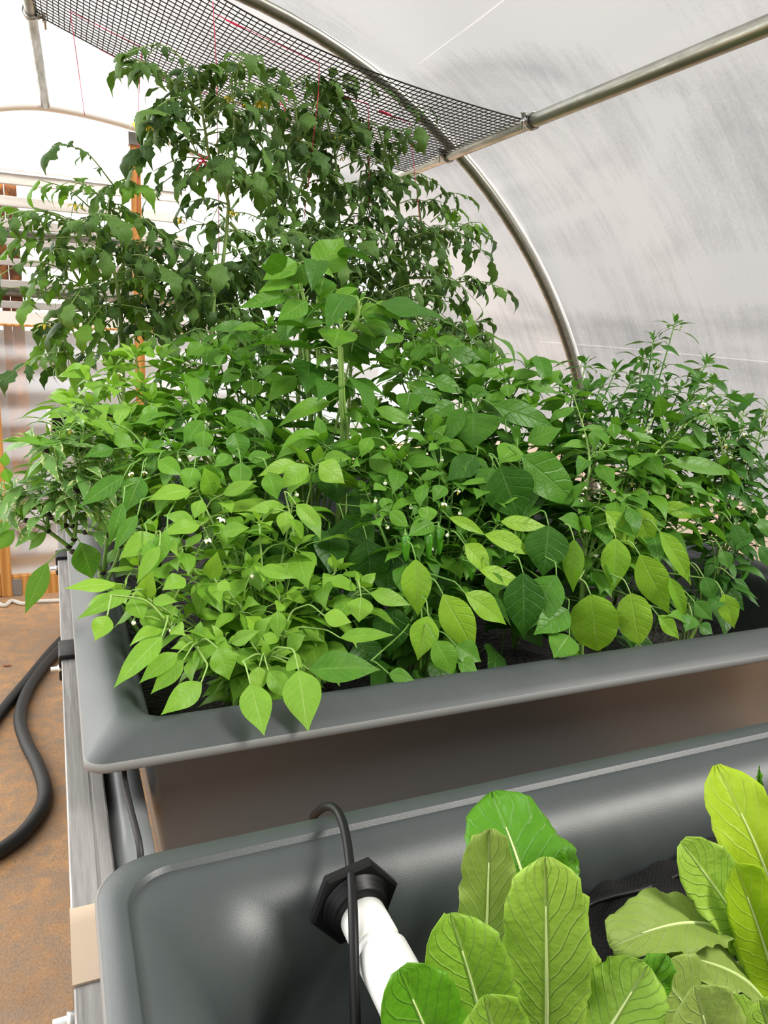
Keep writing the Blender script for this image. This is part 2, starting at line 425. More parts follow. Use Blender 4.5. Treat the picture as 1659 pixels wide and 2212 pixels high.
def clamp(p, axis, label, flip=1):
    t = thing('pipe_clamp', label, 'clamp', p, 'bolted clamps holding the net to the pipes')
    axis = nrm(axis); b = MB()
    up = nrm(np.cross(axis, [1, 0, 0]) if abs(axis[0]) < .8 else np.cross(axis, [0, 0, 1])); sd = np.cross(up, axis)
    an = np.linspace(0, 2 * math.pi, 20)
    ring = np.array([[p + axis * w_ + (up * math.cos(x) + sd * math.sin(x)) * .0245 for x in an] for w_ in (-.011, .011)])
    ring2 = np.array([[p + axis * w_ + (up * math.cos(x) + sd * math.sin(x)) * .0265 for x in an] for w_ in (.011, -.011)])
    b.grid(np.concatenate([ring, ring2, ring[:1]]))
    ear = p + nrm([-.9, -.2, .12]) * .044 * flip
    b.tube([p + nrm([-.9, -.2, .5]) * .024 * flip, ear + [0, 0, .006]], .0075, 6); b.tube([p + nrm([-.9, -.2, -.5]) * .024 * flip, ear - [0, 0, .004]], .0075, 6)
    b.build('clamp_band', M['band'], t)
    b = MB(); b.lathe(ear + [0, 0, .014], (.05, .02, -1), [(0, .0085), (.006, .0085), (.0061, .0042), (.052, .0042)], 8); b.lathe(ear - [0, 0, .010], (.05, .02, -1), [(0, .008), (.007, .008)], 6)
    b.build('clamp_bolt', M['zinc'], t)
clamp(C1, G, 'steel pipe clamp at the near right corner of the net')
clamp(at_z(968, 336, PUR_Z), G, 'steel pipe clamp where the hoop meets the straight purlin')
clamp(C3, LE - C3, 'steel pipe clamp at the top left corner of the net', -1)

# pink twines: along the net, then down to the plants
def net_at(u, v):
    best = None
    for a in np.linspace(0, 1, 61):
        for c in np.linspace(0, 1, 41):
            p = net_pt(a, c); q = R.T @ p
            if q[2] > -.1: continue
            d = (829.5 + F * q[0] / -q[2] - u) ** 2 + (1106 - F * q[1] / -q[2] - v) ** 2
            if best is None or d < best[0]: best = (d, p)
    return best[1] - np.array([0, 0, .004])
def twine(label, path, drop=None, dy=0.0, knot=None):
    pts = [net_at(u, v) for u, v in path]
    if drop:
        y = pts[-1][1]
        for i, (u, v) in enumerate(drop): pts.append(at_y(u, v, y + dy * (i + 1) / len(drop)))
    b = MB()
    for i in range(len(pts) - 1): b.tube([pts[i], pts[i] * .5 + pts[i + 1] * .5, pts[i + 1]], .0011, 5)
    o = b.build('twine', M['twine'], origin=pts[0]); tag(o, label, 'string', 'pink twines tying up the tomatoes')
    if knot is not None:
        k = net_at(*knot); b = MB(); d = nrm(np.array(pts[1]) - k)
        b.tube([k, k + d * .03, k + d * .05], [.002, .0034, .0016], 6)
        kn = b.build('knot', M['twine']); kn.parent = o; kn.location = -Vector(pts[0])
    return o
twine('pink twine hanging free from the left corner of the net', [(300, 96), (153, 23)], [(168, 140), (183, 250)])
twine('pink twine dropping straight down the central tomato stem', [(467, 2)], [(468, 150), (470, 300), (473, 520), (466, 640)], .05)
twine('pink twine knotted on the net then slanting to the tomato right of centre', [(478, 32), (690, 135)], [(688, 200), (672, 340), (656, 480)], .1, (480, 34))
twine('pink twine from the net down through the tall tomato at right', [(690, 190), (797, 221)], [(798, 300), (797, 520)], .1)
twine('rightmost pink twine turning down from the net', [(815, 238), (886, 263)], [(893, 350), (902, 430), (909, 510)], 0.0, (818, 240))
twine('pink twine along the far edge of the net above the tomatoes', [(215, 104), (255, 130), (420, 190), (520, 225), (590, 250)])
twine('short pink twine dropping behind the left tomato top', [(300, 100)], [(300, 200), (296, 470)], .0)

def film_hit(u, v):
    r = ray(u, v); a = np.array([np.dot(r, H), r[2]]); o = np.array([-np.dot(HOOP0, H) - HC[0], -HC[1]]); rr = HR + .028
    A2, B2, C2_ = a @ a, 2 * a @ o, o @ o - rr * rr
    return r * ((-B2 + math.sqrt(max(B2 * B2 - 4 * A2 * C2_, 0))) / (2 * A2))
for k_, px_ in enumerate(([(1110, -18), (1050, 30), (990, 75), (905, 138)], [(1165, 738), (1300, 748), (1450, 762), (1680, 784)])):
    b = MB(); b.tube(spline([film_hit(u, v) for u, v in px_], 8), .0022, 6); tag(b.build('trim_%d' % (k_ + 1), M['film_end']), kind='structure')
def bow(label, c, r):
    b = MB(); c = np.asarray(c, float)
    b.tube([c + [r * math.cos(a), r * math.sin(a), .002 * math.sin(2 * a)] for a in np.linspace(0, 2 * math.pi, 14)], .0014, 5)
    for dx, dz in ((-.018, -.030), (.012, -.038), (-.012, .014), (.014, .012)):
        b.tube(spline([c + [0, -r, 0], c + [dx * .5, -r - .006, dz * .4], c + [dx, -r - .004, dz]], 4), .0013, 5)
    b.tube([c + [.012, -r - .004, -.036], c + [.017, -r - .004, -.047]], .003, 6)
    tag(b.build('twine_bow', M['twine'], origin=c), label, 'string')
bow('pink twine bow tied round the central tomato stem below its fork', at_y(437, 348, 2.17), .012)
bow('pink twine bundle looped on the tomato shoot right of the top flowers', at_y(607, 224, 2.46), .010)
# ------------------------------------------------------------------ tanks
def rrect(x0, x1, y0, y1, r, n=8):
    pts = []
    for cx, cy, a0 in ((x1 - r, y1 - r, 0), (x0 + r, y1 - r, 90), (x0 + r, y0 + r, 180), (x1 - r, y0 + r, 270)):
        for a in np.linspace(a0, a0 + 90, n + 1): pts.append((cx + r * math.cos(math.radians(a)), cy + r * math.sin(math.radians(a))))
    return pts
def tank(label, x0, x1, y0, y1, rc, inner, outer):
    """inner/outer: (inset, z, corner radius) from the lip down"""
    t = thing('grow_tank', label, 'tank', ((x0 + x1) / 2, (y0 + y1) / 2, FLOOR))
    def loft(secs):
        return np.array([[(x, y, z) for x, y in rrect(x0 + i, x1 - i, y0 + i, y1 - i, max(r, .004))] for i, z, r in secs])
    b = MB(); P = loft(inner); b.grid(P, closed=True)
    k = len(inner); n = P.shape[1]; b.f.append(tuple(range((k - 1) * n, k * n))); b.mi.append(0)
    b.build('tank_liner', M['plastic'], t)
    b = MB(); P = loft(outer); b.grid(P[::-1], closed=True); b.build('tank_body', M['body'], t)
    lip = [(outer[0][0], outer[0][1], outer[0][2])]
    b = MB(); i0, z0, r0 = inner[0]
    P = loft([(i0, z0, r0), (i0 - .002, z0 - .003, r0), (i0 - .002, z0 - .012, r0), (i0 + .003, z0 - .016, r0), (i0 + .02, z0 - .016, r0)])
    b.grid(P[::-1], closed=True); o = b.build('rim_edge', M['lip'], t); o['label'] = 'paler moulded edge under the rim'
    return t
def roll(w0, w1, z0, z1, r0, r1, n=8):
    return [(w0 + (w1 - w0) * math.sin(a), z0 - (z0 - z1) * (1 - math.cos(a)), r0 + (r1 - r0) * math.sin(a)) for a in np.linspace(0, math.pi / 2, n)]
TX0, TX1 = .016, 1.735
Z1 = RIM - .018
in1 = [(0, Z1, .028), (.006, Z1 + .005, .03)] + [(.006 + .078 * s_, Z1 + .005 + .022 * math.sin(math.pi * min(s_ * 1.15, 1) * .62) - .03 * max(0, s_ - .55) ** 2 * 4, .03 + .03 * s_) for s_ in np.linspace(.08, 1, 10)]
zl = in1[-1][1]
in1 += [(.084 + .012 * math.sin(a), zl - .03 * (1 - math.cos(a)), .045) for a in np.linspace(.2, math.pi / 2, 6)]
in1 += [(.104, SOIL - .02, .05), (.14, SOIL - .25, .06)]
out1 = [(.018, Z1 - .016, .03), (.070, Z1 - .018, .015), (.078, Z1 - .03, .015), (.098, Z1 - .18, .015), (.19, FLOOR, .02)]
tank('dark grey grow tank behind, packed with pepper and tomato plants', TX0, TX1, .952, 2.95, .03, in1, out1)
in2 = [(0, RIM - .004, .055), (.004, RIM, .055), (.0255, RIM, .05), (.027, RIM - .0005, .05), (.0285, RIM - .0065, .047), (.030, RIM - .007, .045), (.037, RIM - .0065, .042)] + \
      [(.037 + .075 * math.sin(a), RIM - .0065 - .11 * (1 - math.cos(a)) , .042 + .06 * math.sin(a)) for a in np.linspace(.15, math.pi / 2, 10)] + \
      [(.118, -.75, .11), (.125, -.92, .11)]
out2 = [(.018, RIM - .02, .05), (.055, RIM - .022, .05), (.062, RIM - .035, .05), (.16, FLOOR, .05)]
tank('dark grey grow tank in front, holding the lettuces', .016, 1.735, -1.1, .735, .05, in2, out2)
def media(name, x0, x1, y0, y1, z, label):
    nx_, ny_ = 60, 60; P = np.zeros((nx_, ny_, 3))
    for i, x in enumerate(np.linspace(x0, x1, nx_)):
        for j, y in enumerate(np.linspace(y0, y1, ny_)): P[i, j] = (x, y, z + .008 * math.sin(x * 37 + y * 11) * math.sin(y * 41))
    b = MB(); b.grid(P); o = b.build(name, M['soil']); tag(o, label, 'growing media', kind='stuff')
media('growing_media', .125, 1.62, 1.06, 2.84, SOIL, 'dark wet growing media beneath the pepper plants')
media('growing_media', .14, 1.61, -.9, .61, -.80, 'dark wet growing media beneath the lettuces')
def screw(p, label):
    b = MB(); b.lathe(np.array(p) + [0, -.008, -.001], (0, 1, 0), [(0, .002), (.001, .0045), (.004, .006), (.012, .006)], 10)
    tag(b.build('screw', M['zinc'], origin=p), label, 'screw', 'screws under the tank rim')
screw(at_y(232, 1641, .965), 'left shiny screw head under the corner of the rear tank rim')
screw(at_y(284, 1634, .972), 'right shiny screw head under the rear tank rim')

# ------------------------------------------------------------------ rail, pipe and cable beside the tanks
RZ = -.655
t = thing('strut_rail', 'grey galvanised strut channel running along the left side of the tanks', 'rail', (0.012, 1.2, RZ - .04))
b = MB()
sec = [(-.009, RZ - .041), (-.009, RZ - .002), (-.007, RZ), (.021, RZ), (.0225, RZ - .0025), (.0245, RZ - .0025), (.026, RZ), (.040, RZ), (.042, RZ - .002), (.042, RZ - .041)]
P = np.array([[(x, y, z) for x, z in sec] for y in (-.3, .2, .9, 2.0, 3.0)]); b.grid(P, closed=True); b.build('channel', M['galv'], t, False)
y0 = at_z(170, 1963, RZ)[1]; y1 = at_z(176, 2128, RZ)[1]
b = MB(); b.box((-.010, y1, RZ - .041), (.020, y0, RZ + .0025)); o = b.build('splice_plate', M['tan'], t, False); o['label'] = 'pale tan plate on the rail'
for (u, v) in ((112, 1446), (112, 1228), (180, 2196)):
    p = at_z(u, v, RZ - .02); b = MB(); b.lathe([-.009, p[1], p[2]], (-1, 0, 0), [(0, .008), (.007, .008), (.0072, .005), (.02, .005)], 6); b.build('bolt', M['zinc'], t)
for v0, v1, lab in ((1388, 1424, 'nearer glossy black strap bracket wrapped over the rail'), (1192, 1208, 'farther black strap bracket on the rail below the variegated stems')):
    ya = at_z(150, v1, RZ)[1]; yb = at_z(150, v0, RZ)[1]
    b = MB(); b.box((-.0145, ya, RZ - .045), (.06, yb, RZ + .008)); o = b.build('strap_bracket', M['black'], origin=(0.02, ya, RZ)); bevel(o, .004, 3); tag(o, lab, 'bracket')
t = thing('drain_pipe', 'fat black drain pipe with grey sleeve running between rail and tanks', 'pipe', (.072, 1.0, -.74))
b = MB(); b.tube([(.071, -.2, -.70), (.071, .5, -.70), (.070, .88, -.70)], .0265, 18); b.build('pipe_tube', M['black_pipe'], t)
b = MB(); b.tube([(.070, .868, -.70), (.070, .95, -.70), (.070, 1.5, -.70), (.070, 2.9, -.70)], .0285, 18); b.build('sleeve', M['grey_sleeve'], t)
pts = [at_y(u, v, y) for u, v, y in ((262, 1600, 1.02), (268, 1680, .97), (283, 1750, .92), (300, 1820, .87), (306, 1880, .85), (312, 1960, .83), (318, 2080, .82))]
b = MB(); b.tube(spline(pts, 6), .0042, 8); tag(b.build('cable', M['rubber'], origin=pts[0]), 'thin black cable dropping between the fat pipe and the rear tank', 'cable')

# black tube hooked over the front tank's rim
pts = [np.array(at_y(686, 1800, .775)), at_y(676, 1770, .765), at_y(688, 1752, .748), at_y(708, 1742, .728), at_y(728, 1752, .705), at_y(744, 1790, .672), at_y(755, 1860, .625), at_y(762, 1960, .575), at_y(765, 2080, .535), at_y(768, 2230, .50), at_y(770, 2330, .48)]
b = MB(); b.tube(spline(pts, 6), .0049, 12); tag(b.build('air_hose', M['black'], origin=pts[3]), 'black hose hooked over the front tank rim, hanging in front of the white pipe', 'hose')

# bulkhead fitting and white pipe
wy = .735 - .119
nut_c = at_y(768, 1952, wy - .008)
t = thing('bulkhead_fitting', 'black hexagonal bulkhead fitting on the inner wall of the front tank', 'pipe fitting', (nut_c[0], wy, nut_c[2]))
def hexa(c, r, d, ch, rot):
    b = MB(); rings = []
    for k, (dd, rr) in enumerate(((0, r), (d - ch, r), (d, r - ch))):
        rings.append([c + np.array([rr * math.cos(a + rot), -dd, rr * math.sin(a + rot)]) for a in np.linspace(0, 2 * math.pi, 6, endpoint=False)])
    b.grid(np.array(rings), closed=True); b.f.append((12, 13, 14, 15, 16, 17)); b.mi.append(0); return b
c0 = np.array([nut_c[0], wy, nut_c[2]])
o = hexa(c0, .0475, .010, .003, .21).build('hex_nut', M['black'], t, False)
b = MB(); b.lathe(c0 + [0, -.009, 0], (0, -1, 0), [(0, .036), (.003, .036), (.0035, .032), (.008, .032), (.0085, .030), (.014, .030), (.015, .026)], 32); b.build('threaded_collar', M['black'], t)
t2 = thing('white_pipe', 'white PVC pipe stub pushed into the black fitting', 'pipe', c0 + [0, -.05, 0])
b = MB(); b.lathe(c0 + [0.002, -0.019, -.004], (0, -1, 0), [(0, .020), (.004, .0235), (.040, .0235), (.042, .021)], 32); b.build('bushing', M['pvc'], t2)
b = MB(); b.lathe(c0 + [0.002, -0.057, -.004], (0, -1, 0), [(0, .0205), (.018, .0205)], 32); b.build('pipe_neck', M['pvc'], t2)
b = MB(); b.lathe(c0 + [0.002, -0.072, -.004], (0, -1, 0), [(0, .022), (.003, .0255), (.10, .0255), (.102, .022), (.20, .022)], 32); b.build('coupling', M['pvc'], t2)

# black mesh bag with corded seam lying against the wall
t = thing('mesh_bag', 'black mesh bag with corded seam lying in the front tank behind lettuces', 'bag', (.75, .5, -.8))
top = [at_y(u, v, y) for u, v, y in ((1215, 1995, .59), (1260, 1935, .602), (1330, 1900, .606), (1420, 1868, .608), (1500, 1830, .61), (1580, 1790, .61), (1680, 1745, .61))]
ts = spline(top, 6); P = []
for k, s_ in enumerate(np.linspace(0, 1, 12)):
    row = []
    for i, p in enumerate(ts):
        q = p.copy(); q[1] -= .24 * s_ + .01 * math.sin(i * .5) * s_; q[2] = p[2] - (p[2] + .80) * s_ ** 1.3 + .03 * math.sin(math.pi * s_) + .006 * math.sin(i * .8 + s_ * 9)
        row.append(q)
    P.append(row)
b = MB(); b.grid(np.array(P)); b.build('bag_cloth', M['bag'], t)
seam = spline([at_y(u, v, y) for u, v, y in ((1230, 1985, .575), (1265, 1957, .582), (1310, 1940, .582), (1390, 1920, .585), (1460, 1890, .588), (1540, 1840, .592), (1660, 1790, .592))], 6)
b = MB(); b.tube(seam + [0, -.004, .004], .0032, 8); b.build('seam_cord', M['black'], t)

# ------------------------------------------------------------------ floor things
def hose(label, px, r, name='hose', m='rubber', z=None, cat='hose'):
    pts = spline([at_z(u, v, FLOOR + r + (zz if z else 0)) for (u, v), zz in zip(px, z or [0] * len(px))], 8)
    b = MB(); b.tube(pts, r, 12); tag(b.build(name, M[m], origin=pts[0]), label, cat)
hose('thick black hose running straight across the floor at left', [(-60, 1622), (0, 1540), (60, 1468), (124, 1392), (190, 1330)], .019)
hose('thick dusty black hose curving in a loop on the floor', [(-50, 1862), (0, 1838), (50, 1800), (86, 1752), (97, 1708), (82, 1655), (55, 1600), (43, 1548), (60, 1492), (95, 1440), (130, 1402), (190, 1350)], .021)
hose('pale twisted cord lying on the floor before the wooden frame', [(-20, 1292), (8, 1308), (25, 1298), (50, 1304), (75, 1299), (130, 1297), (200, 1292)], .010, 'cord', 'cord', cat='cord')
b = MB(); p = at_z(15, 1437, FLOOR + .004)
P = np.array([[p + np.array([.016 * math.cos(a) * r, .010 * math.sin(a) * r, .003 * r * math.sin(3 * a)]) for a in np.linspace(0, 2 * math.pi, 10, endpoint=False)] for r in (.1, .6, 1)])
b.grid(P, closed=True); tag(b.build('dry_leaf', M['dry_leaf'], origin=p), 'small dry reddish leaf on the floor by the hoses', 'leaf')

# ------------------------------------------------------------------ wooden frame and panel at the far end
t = thing('timber_frame', 'orange timber frame with a metal corner plate at the far end', 'frame', (at_z(60, 1292, FLOOR)[0], EW, FLOOR))
pz = at_y(25, 1100, EW); px = at_y(13, 1200, EW)[0]
def wbox(u0, u1, z0, z1, y=EW, th=.045, nm='post', mm='wood', v=1000):
    xa = at_y(u0, v, y)[0]; xb = at_y(u1, v, y)[0]
    b = MB(); b.box((xa, y, z0), (xb, y + th, z1)); o = b.build(nm, M[mm], t, False); return bevel(o, .003)
wbox(2, 25, FLOOR, at_y(60, 690, EW)[2], v=1250)
wbox(25, 330, at_y(60, 1290, EW)[2], at_y(60, 1244, EW)[2], EW + .01, .04, 'sill_board', v=1250)
wbox(-90, 2, at_y(0, 1290, EW)[2], at_y(0, 1244, EW)[2], EW + .01, .04, 'sill_board', v=1250)
wbox(-90, 420, at_y(60, 706, EW)[2], at_y(60, 701, EW)[2], EW, .045, 'top_board', v=700)
wbox(281, 303, FLOOR, at_y(285, 290, EW)[2], EW + .005, .045, 'post', v=330)
wbox(25, 48, at_y(30, 1288, EW)[2], at_y(30, 1252, EW)[2], EW + .005, .004, 'corner_plate', 'galv', v=1270)
xa = at_y(281, 330, EW)[0]; b = MB(); z_ = at_y(285, 290, EW)[2]; b.box((xa - .006, EW - .003, z_ - .045), (xa + .062, EW + .056, z_ + .01)); b.build('post_cap', M['band'], t, False)
zt = at_y(60, 704, EW)[2]; zb = at_y(60, 1250, EW)[2]
b = MB(); zs = np.linspace(zb, zt, 120)
P = np.array([[(x, EW + .06 + .022 * math.sin(2 * math.pi * (z - zb) / .165), z) for x in (-1.2, -.3, .6, 1.75)] for z in zs])
b.grid(P); tag(b.build('corrugated_panel', M['poly']), 'clear corrugated plastic panel with horizontal ridges in the timber frame', 'panel')
b = MB(); za = at_y(60, 703, EW)[2]; zc = at_y(60, 674, EW)[2]; b.box((-1.3, EW + .01, za), (1.75, EW + .03, zc)); tag(b.build('white_board', M['white'], smooth=False), 'white board strip above the corrugated panel at far left', 'board')

# slatted fence beyond
FY = 4.75
t = thing('slatted_fence', 'weathered grey slatted fence with rusty posts outside the far end', 'fence', (-.3, FY, FLOOR))
def fbox(v0, v1, nm, mm, y=FY, th=.03, x0=-1.6, x1=.75, u=60):
    b = MB(); b.box((x0, y, at_y(u, v1, y)[2]), (x1, y + th, at_y(u, v0, y)[2])); bevel(b.build(nm, M[mm], t, False), .004)
for v0, v1 in ((378, 402), (427, 450), (476, 496), (517, 532), (560, 576), (607, 624), (652, 668)):
    fbox(v0, v1, 'slat', 'slat')
fbox(346, 371, 'top_beam', 'white', FY - .02, .05)
for v0, v1 in ((501, 514), (626, 640)):
    z_ = at_y(60, (v0 + v1) / 2, FY + .06)[2]; b = MB(); b.tube([(-1.6, FY + .07, z_), (-.3, FY + .07, z_), (.75, FY + .07, z_)], .025, 10); b.build('steel_rail', M['pipe'], t)
for u0, u1 in ((-2, 16), (18, 44)):
    xa = at_y(u0, 560, FY + .1)[0]; xb = at_y(u1, 560, FY + .1)[0]
    b = MB(); b.box((xa, FY + .1, FLOOR), (xb, FY + .15, at_y(20, 395, FY + .1)[2])); b.build('rusty_post', M['rust'], t, False)
b = MB(); b.box((-4, 6.2, FLOOR), (1.3, 6.25, at_y(60, 520, 6.2)[2])); tag(b.build('boundary_wall', M['white'], smooth=False), 'plain white wall standing outside behind the slatted fence', 'wall')

b = MB(); b.box((-3, 5.3, FLOOR), (1.2, 5.34, at_y(60, 715, 5.3)[2])); tag(b.build('low_wall', mat('grey_block', (.30, .30, .31), .7), smooth=False), 'low grey wall outside, blurred through the corrugated panel', 'wall')
# black fan housing left of the plants
t = thing('pipe_end', 'black pipe end with white ring beyond the plants at left', 'pipe fitting', at_y(112, 905, 3.05))
c0 = at_y(112, 906, 3.05)
b = MB(); b.lathe(c0, (1, .1, 0), [(0, .042), (.012, .046), (.1, .046), (.102, .05), (.125, .05), (.3, .046)], 24); b.build('pipe_body', M['black'], t)
b = MB(); b.lathe(c0 + [-.003, 0, 0], (-1, -.1, 0), [(0, .049), (.006, .049), (.008, .044)], 24); b.build('end_ring', M['white'], t)

# ------------------------------------------------------------------ leaves
PROF = {
    'ovate': ([0, .04, .12, .25, .38, .52, .66, .78, .88, .95, 1], [.05, .22, .60, .92, 1, .92, .70, .43, .20, .08, .0]),
    'lance': ([0, .06, .18, .32, .45, .6, .75, .88, 1], [.06, .28, .72, .97, 1, .82, .50, .20, .0]),
    'heart': ([0, .03, .1, .22, .38, .55, .72, .86, .95, 1], [.25, .62, .92, 1, .95, .76, .47, .2, .07, .0]),
    'round': ([0, .05, .14, .3, .5, .7, .84, .93, .98, 1], [.1, .42, .76, .98, 1, .86, .58, .28, .10, .0]),
    'romaine': ([0, .12, .3, .48, .63, .76, .86, .93, .975, 1], [.22, .32, .60, .88, 1, .98, .90, .76, .52, .15]),
}
def leaf(mb, base, tip, wid, N0, prof='ovate', fold=.18, arch=.10, curl=.10, wave=.05, ns=10, nt=6, tint=.5, lobe=0, lobes=4, tipcurl=0, bend=0):
    base = np.asarray(base, float); tip = np.asarray(tip, float); D = tip - base; L = np.linalg.norm(D); T = D / L
    S = np.cross(T, N0)
    if np.linalg.norm(S) < 1e-4: S = np.cross(T, [1, .3, .2])
    S = nrm(S); N = np.cross(S, T)
    s = np.linspace(0, 1, ns + 1)[:, None]; t = np.linspace(-1, 1, nt + 1)[None, :]
    pr = np.interp(s, *PROF[prof])
    if lobe: pr = pr * (1 - lobe * (.5 + .5 * np.cos(2 * math.pi * lobes * s + .6)))
    hw = wid * .5 * pr; ph = random.random() * 6.28
    off_n = hw * (fold * np.abs(t) - curl * t * t) + wave * wid * np.sin(s * 11 + ph + t * 1.3) * np.abs(t) * np.minimum(pr, 1)
    cen_n = arch * L * 4 * s * (1 - s) - tipcurl * L * np.maximum(0, s - .55) ** 2 * 5
    cen_t = L * s - tipcurl * L * np.maximum(0, s - .6) ** 2 * 2
    side = t * hw * math.sqrt(max(.2, 1 - fold * fold)) + bend * L * np.sin(math.pi * s)
    P = base + cen_t[..., None] * T + (cen_n + off_n)[..., None] * N + side[..., None] * S
    uv = np.stack([np.broadcast_to(t * .5 + .5, P.shape[:2]), np.broadcast_to(s, P.shape[:2])], -1).reshape(-1, 2)
    mb.grid(P, uv, tint)

def rv(): return RNG.normal(size=3)
FLOWERS = {}
def flower_mesh(kind):
    if kind in FLOWERS: return FLOWERS[kind]
    b = MB()
    if kind == 'bud':
        b.lathe((0, 0, 0), (0, 0, -1), [(0, .0012), (.002, .0032), (.004, .0038), (.006, .003), (.008, .0008)], 8); ms = M['petal']
        b.lathe((0, 0, .004), (0, 0, -1), [(0, .001), (.004, .0022), (.005, .003)], 8, 1); me = b.build('flower_bud', [ms, M['stem']])
    else:
        q = 5 if kind == 'white' else 6; Lp = .010 if kind == 'white' else .015; wp = .0065 if kind == 'white' else .005
        for k in range(q):
            a = 2 * math.pi * k / q; d = np.array([math.cos(a), math.sin(a), -.75 if kind == 'white' else -.5])
            leaf(b, d * .001, nrm(d) * Lp, wp, (0, 0, 1), 'ovate', .1, .12, .1, 0, 5, 4)
        b.lathe((0, 0, -.001), (0, 0, -1), [(0, .0012), (.006, .0016), (.009, .0005)], 6, 1)
        b.lathe((0, 0, .004), (0, 0, -1), [(0, .0008), (.004, .0022)], 6, 2)
        me = b.build('flower', [M['petal'] if kind == 'white' else M['petal_yellow'], M['petal_yellow'], M['stem']])
    FLOWERS[kind] = me.data; bpy.data.objects.remove(me); return FLOWERS[kind]

class Plant:
    def __init__(s, name, label, cat, base, leafm, stemm, group=None):
        s.t = thing(name, label, cat, base, group); s.base = np.asarray(base, float); s.lm = M[leafm]; s.sm = M[stemm]
        s.st = MB(); s.lv = MB(); s.extra = {}; s.nd = MB(); s.sk = [s.base]; s.fl = []; s.parts = []
    def leaves(s, m):
        if m is None: return s.lv
        return s.extra.setdefault(m, MB())
    def stem(s, pts, r0, r1, n=7):
        p = spline(pts, 6) if len(pts) > 2 else np.asarray(spline(pts, 6))
        s.st.tube(p, np.linspace(r0, r1, len(p)), n); s.sk.extend(list(p[1:])); return p
    def near(s, q):
        K = np.array(s.sk); d = np.linalg.norm((K - q) * [1, 1, .8], axis=1) + np.maximum(0, K[:, 2] - q[2] - .015) * 2.0
        return K[np.argmin(d)]
    def petiole(s, q, T, r=.0011):
        n = s.near(q); d = np.linalg.norm(q - n)
        if d < .004: return
        if d > .075:        # a side shoot rises behind the leaf and carries it
            q2 = q - T * .018 + np.array([0, .03, .004]); h = q2 - n
            k0 = len(s.sk); s.stem([n, n + h * .55 + np.array([-h[0] * .15, .015, abs(h[2]) * .1]), q2], .0022, .0014, 6); del s.sk[k0:]; n = q2; d = np.linalg.norm(q - n)
        mid = (n + q) / 2 + np.array([0, 0, .12 * d]) - T * .12 * d
        s.st.tube(spline([n, mid, q], 4), np.linspace(r * 1.5, r, 9), 5, False)
    def pleaf(s, q, d, L, W, up=None, m=None, **k):
        """a leaf from q along d"""
        N0 = nrm((np.array([0, 0, 1.]) if up is None else up) + .25 * rv())
        kw = dict(fold=random.uniform(.08, .35), arch=random.uniform(.03, .13), curl=random.uniform(0, .2), wave=random.uniform(.02, .07), tipcurl=random.uniform(0, .10), tint=random.random(), ns=9, nt=4)
        kw.update(k); leaf(s.leaves(m), q, q + nrm(d) * L, W, N0, **kw)
    def rosette(s, tip, ax, n, L, ratio, prof):
        a0 = random.random() * 6.28; ax = nrm(ax)
        for i in range(n):
            f = i / max(1, n - 1); a = a0 + i * 2.4; el = 1.15 - 1.5 * f + random.uniform(-.2, .2)
            hz = np.array([math.cos(a), math.sin(a), 0]); d = nrm(hz * math.cos(el) + ax * math.sin(el))
            l = L * (.35 + .65 * f) * random.uniform(.85, 1.15); q = tip - ax * .012 * f
            pt = .10 + .22 * f; qb = q + d * l * pt + np.array([0, 0, .004])
            s.st.tube([q, (q + qb) / 2 + [0, 0, .002], qb], [.0012, .001, .0008], 4, False)
            s.pleaf(qb, d + np.array([0, 0, -.25 * f]), l, l * ratio * random.uniform(.9, 1.1), up=ax + hz * -.25 * math.sin(el), prof=prof, tint=min(1, max(0, .75 - .35 * f + random.uniform(-.3, .3))))
    def shoot(s, tip, L=.085, ratio=.5, prof='ovate', n=7, start=None, r=(.0042, .0016), nleaf=6, low=.35, flowers=0, lean=None):
        tip = np.asarray(tip, float); a = s.base if start is None else np.asarray(start, float)
        h = tip - a; m1 = a + h * .45 + np.array([-h[0] * .18, -h[1] * .18, abs(h[2]) * .08]) + .006 * rv()
        p = s.stem([a, m1, tip], *r); ax = nrm(nrm(p[-1] - p[-3]) + [0, 0, .7])
        s.rosette(tip, ax, n, L, ratio, prof)
        a0 = random.random() * 6.28
        for i in range(nleaf):
            f = low + (1 - low) * (i + random.random() * .6) / nleaf * .95; k = min(int(f * (len(p) - 1)), len(p) - 2); q = p[k]
            az = a0 + i * 2.4; hz = np.array([math.cos(az), math.sin(az), 0])
            l = L * random.uniform(.85, 1.25); pl = random.uniform(.25, .5) * l; qb = q + nrm(hz + [0, 0, random.uniform(.1, .8)]) * pl
            s.st.tube(spline([q, (q + qb) / 2 + [0, 0, .006], qb], 3), .0011, 4, False)
            s.pleaf(qb, hz + [0, 0, random.uniform(-.9, .05)], l, l * ratio, prof=prof, tint=random.uniform(0, .8))
        for i in range(flowers):
            k = random.randint(len(p) * 2 // 3, len(p) - 1); q = p[k]; az = random.random() * 6.28
            s.flower(q + np.array([.02 * math.cos(az), .02 * math.sin(az) - .012, -.004]), random.choice(['white', 'bud', 'bud']), q)
        return p
    def fill(s, n, L, ratio, prof='ovate', reach=.07, m=None, low=.05, tint=(0, .6)):
        K = [k for k in s.sk if k[2] > SOIL + low]
        for i in range(n):
            q = K[random.randrange(len(K))]; a = random.random() * 6.28; hz = np.array([math.cos(a), math.sin(a), 0])
            qb = q + nrm(hz + [0, 0, random.uniform(-.1, .8)]) * reach * random.uniform(.3, 1); l = L * random.uniform(.75, 1.25)
            s.st.tube(spline([q, (q + qb) / 2 + [0, 0, .008], qb], 3), .0010, 4, False)
            s.pleaf(qb, hz + [0, 0, random.uniform(-.9, .1)], l, l * ratio * random.uniform(.9, 1.1), prof=prof, m=m, tint=random.uniform(*tint))
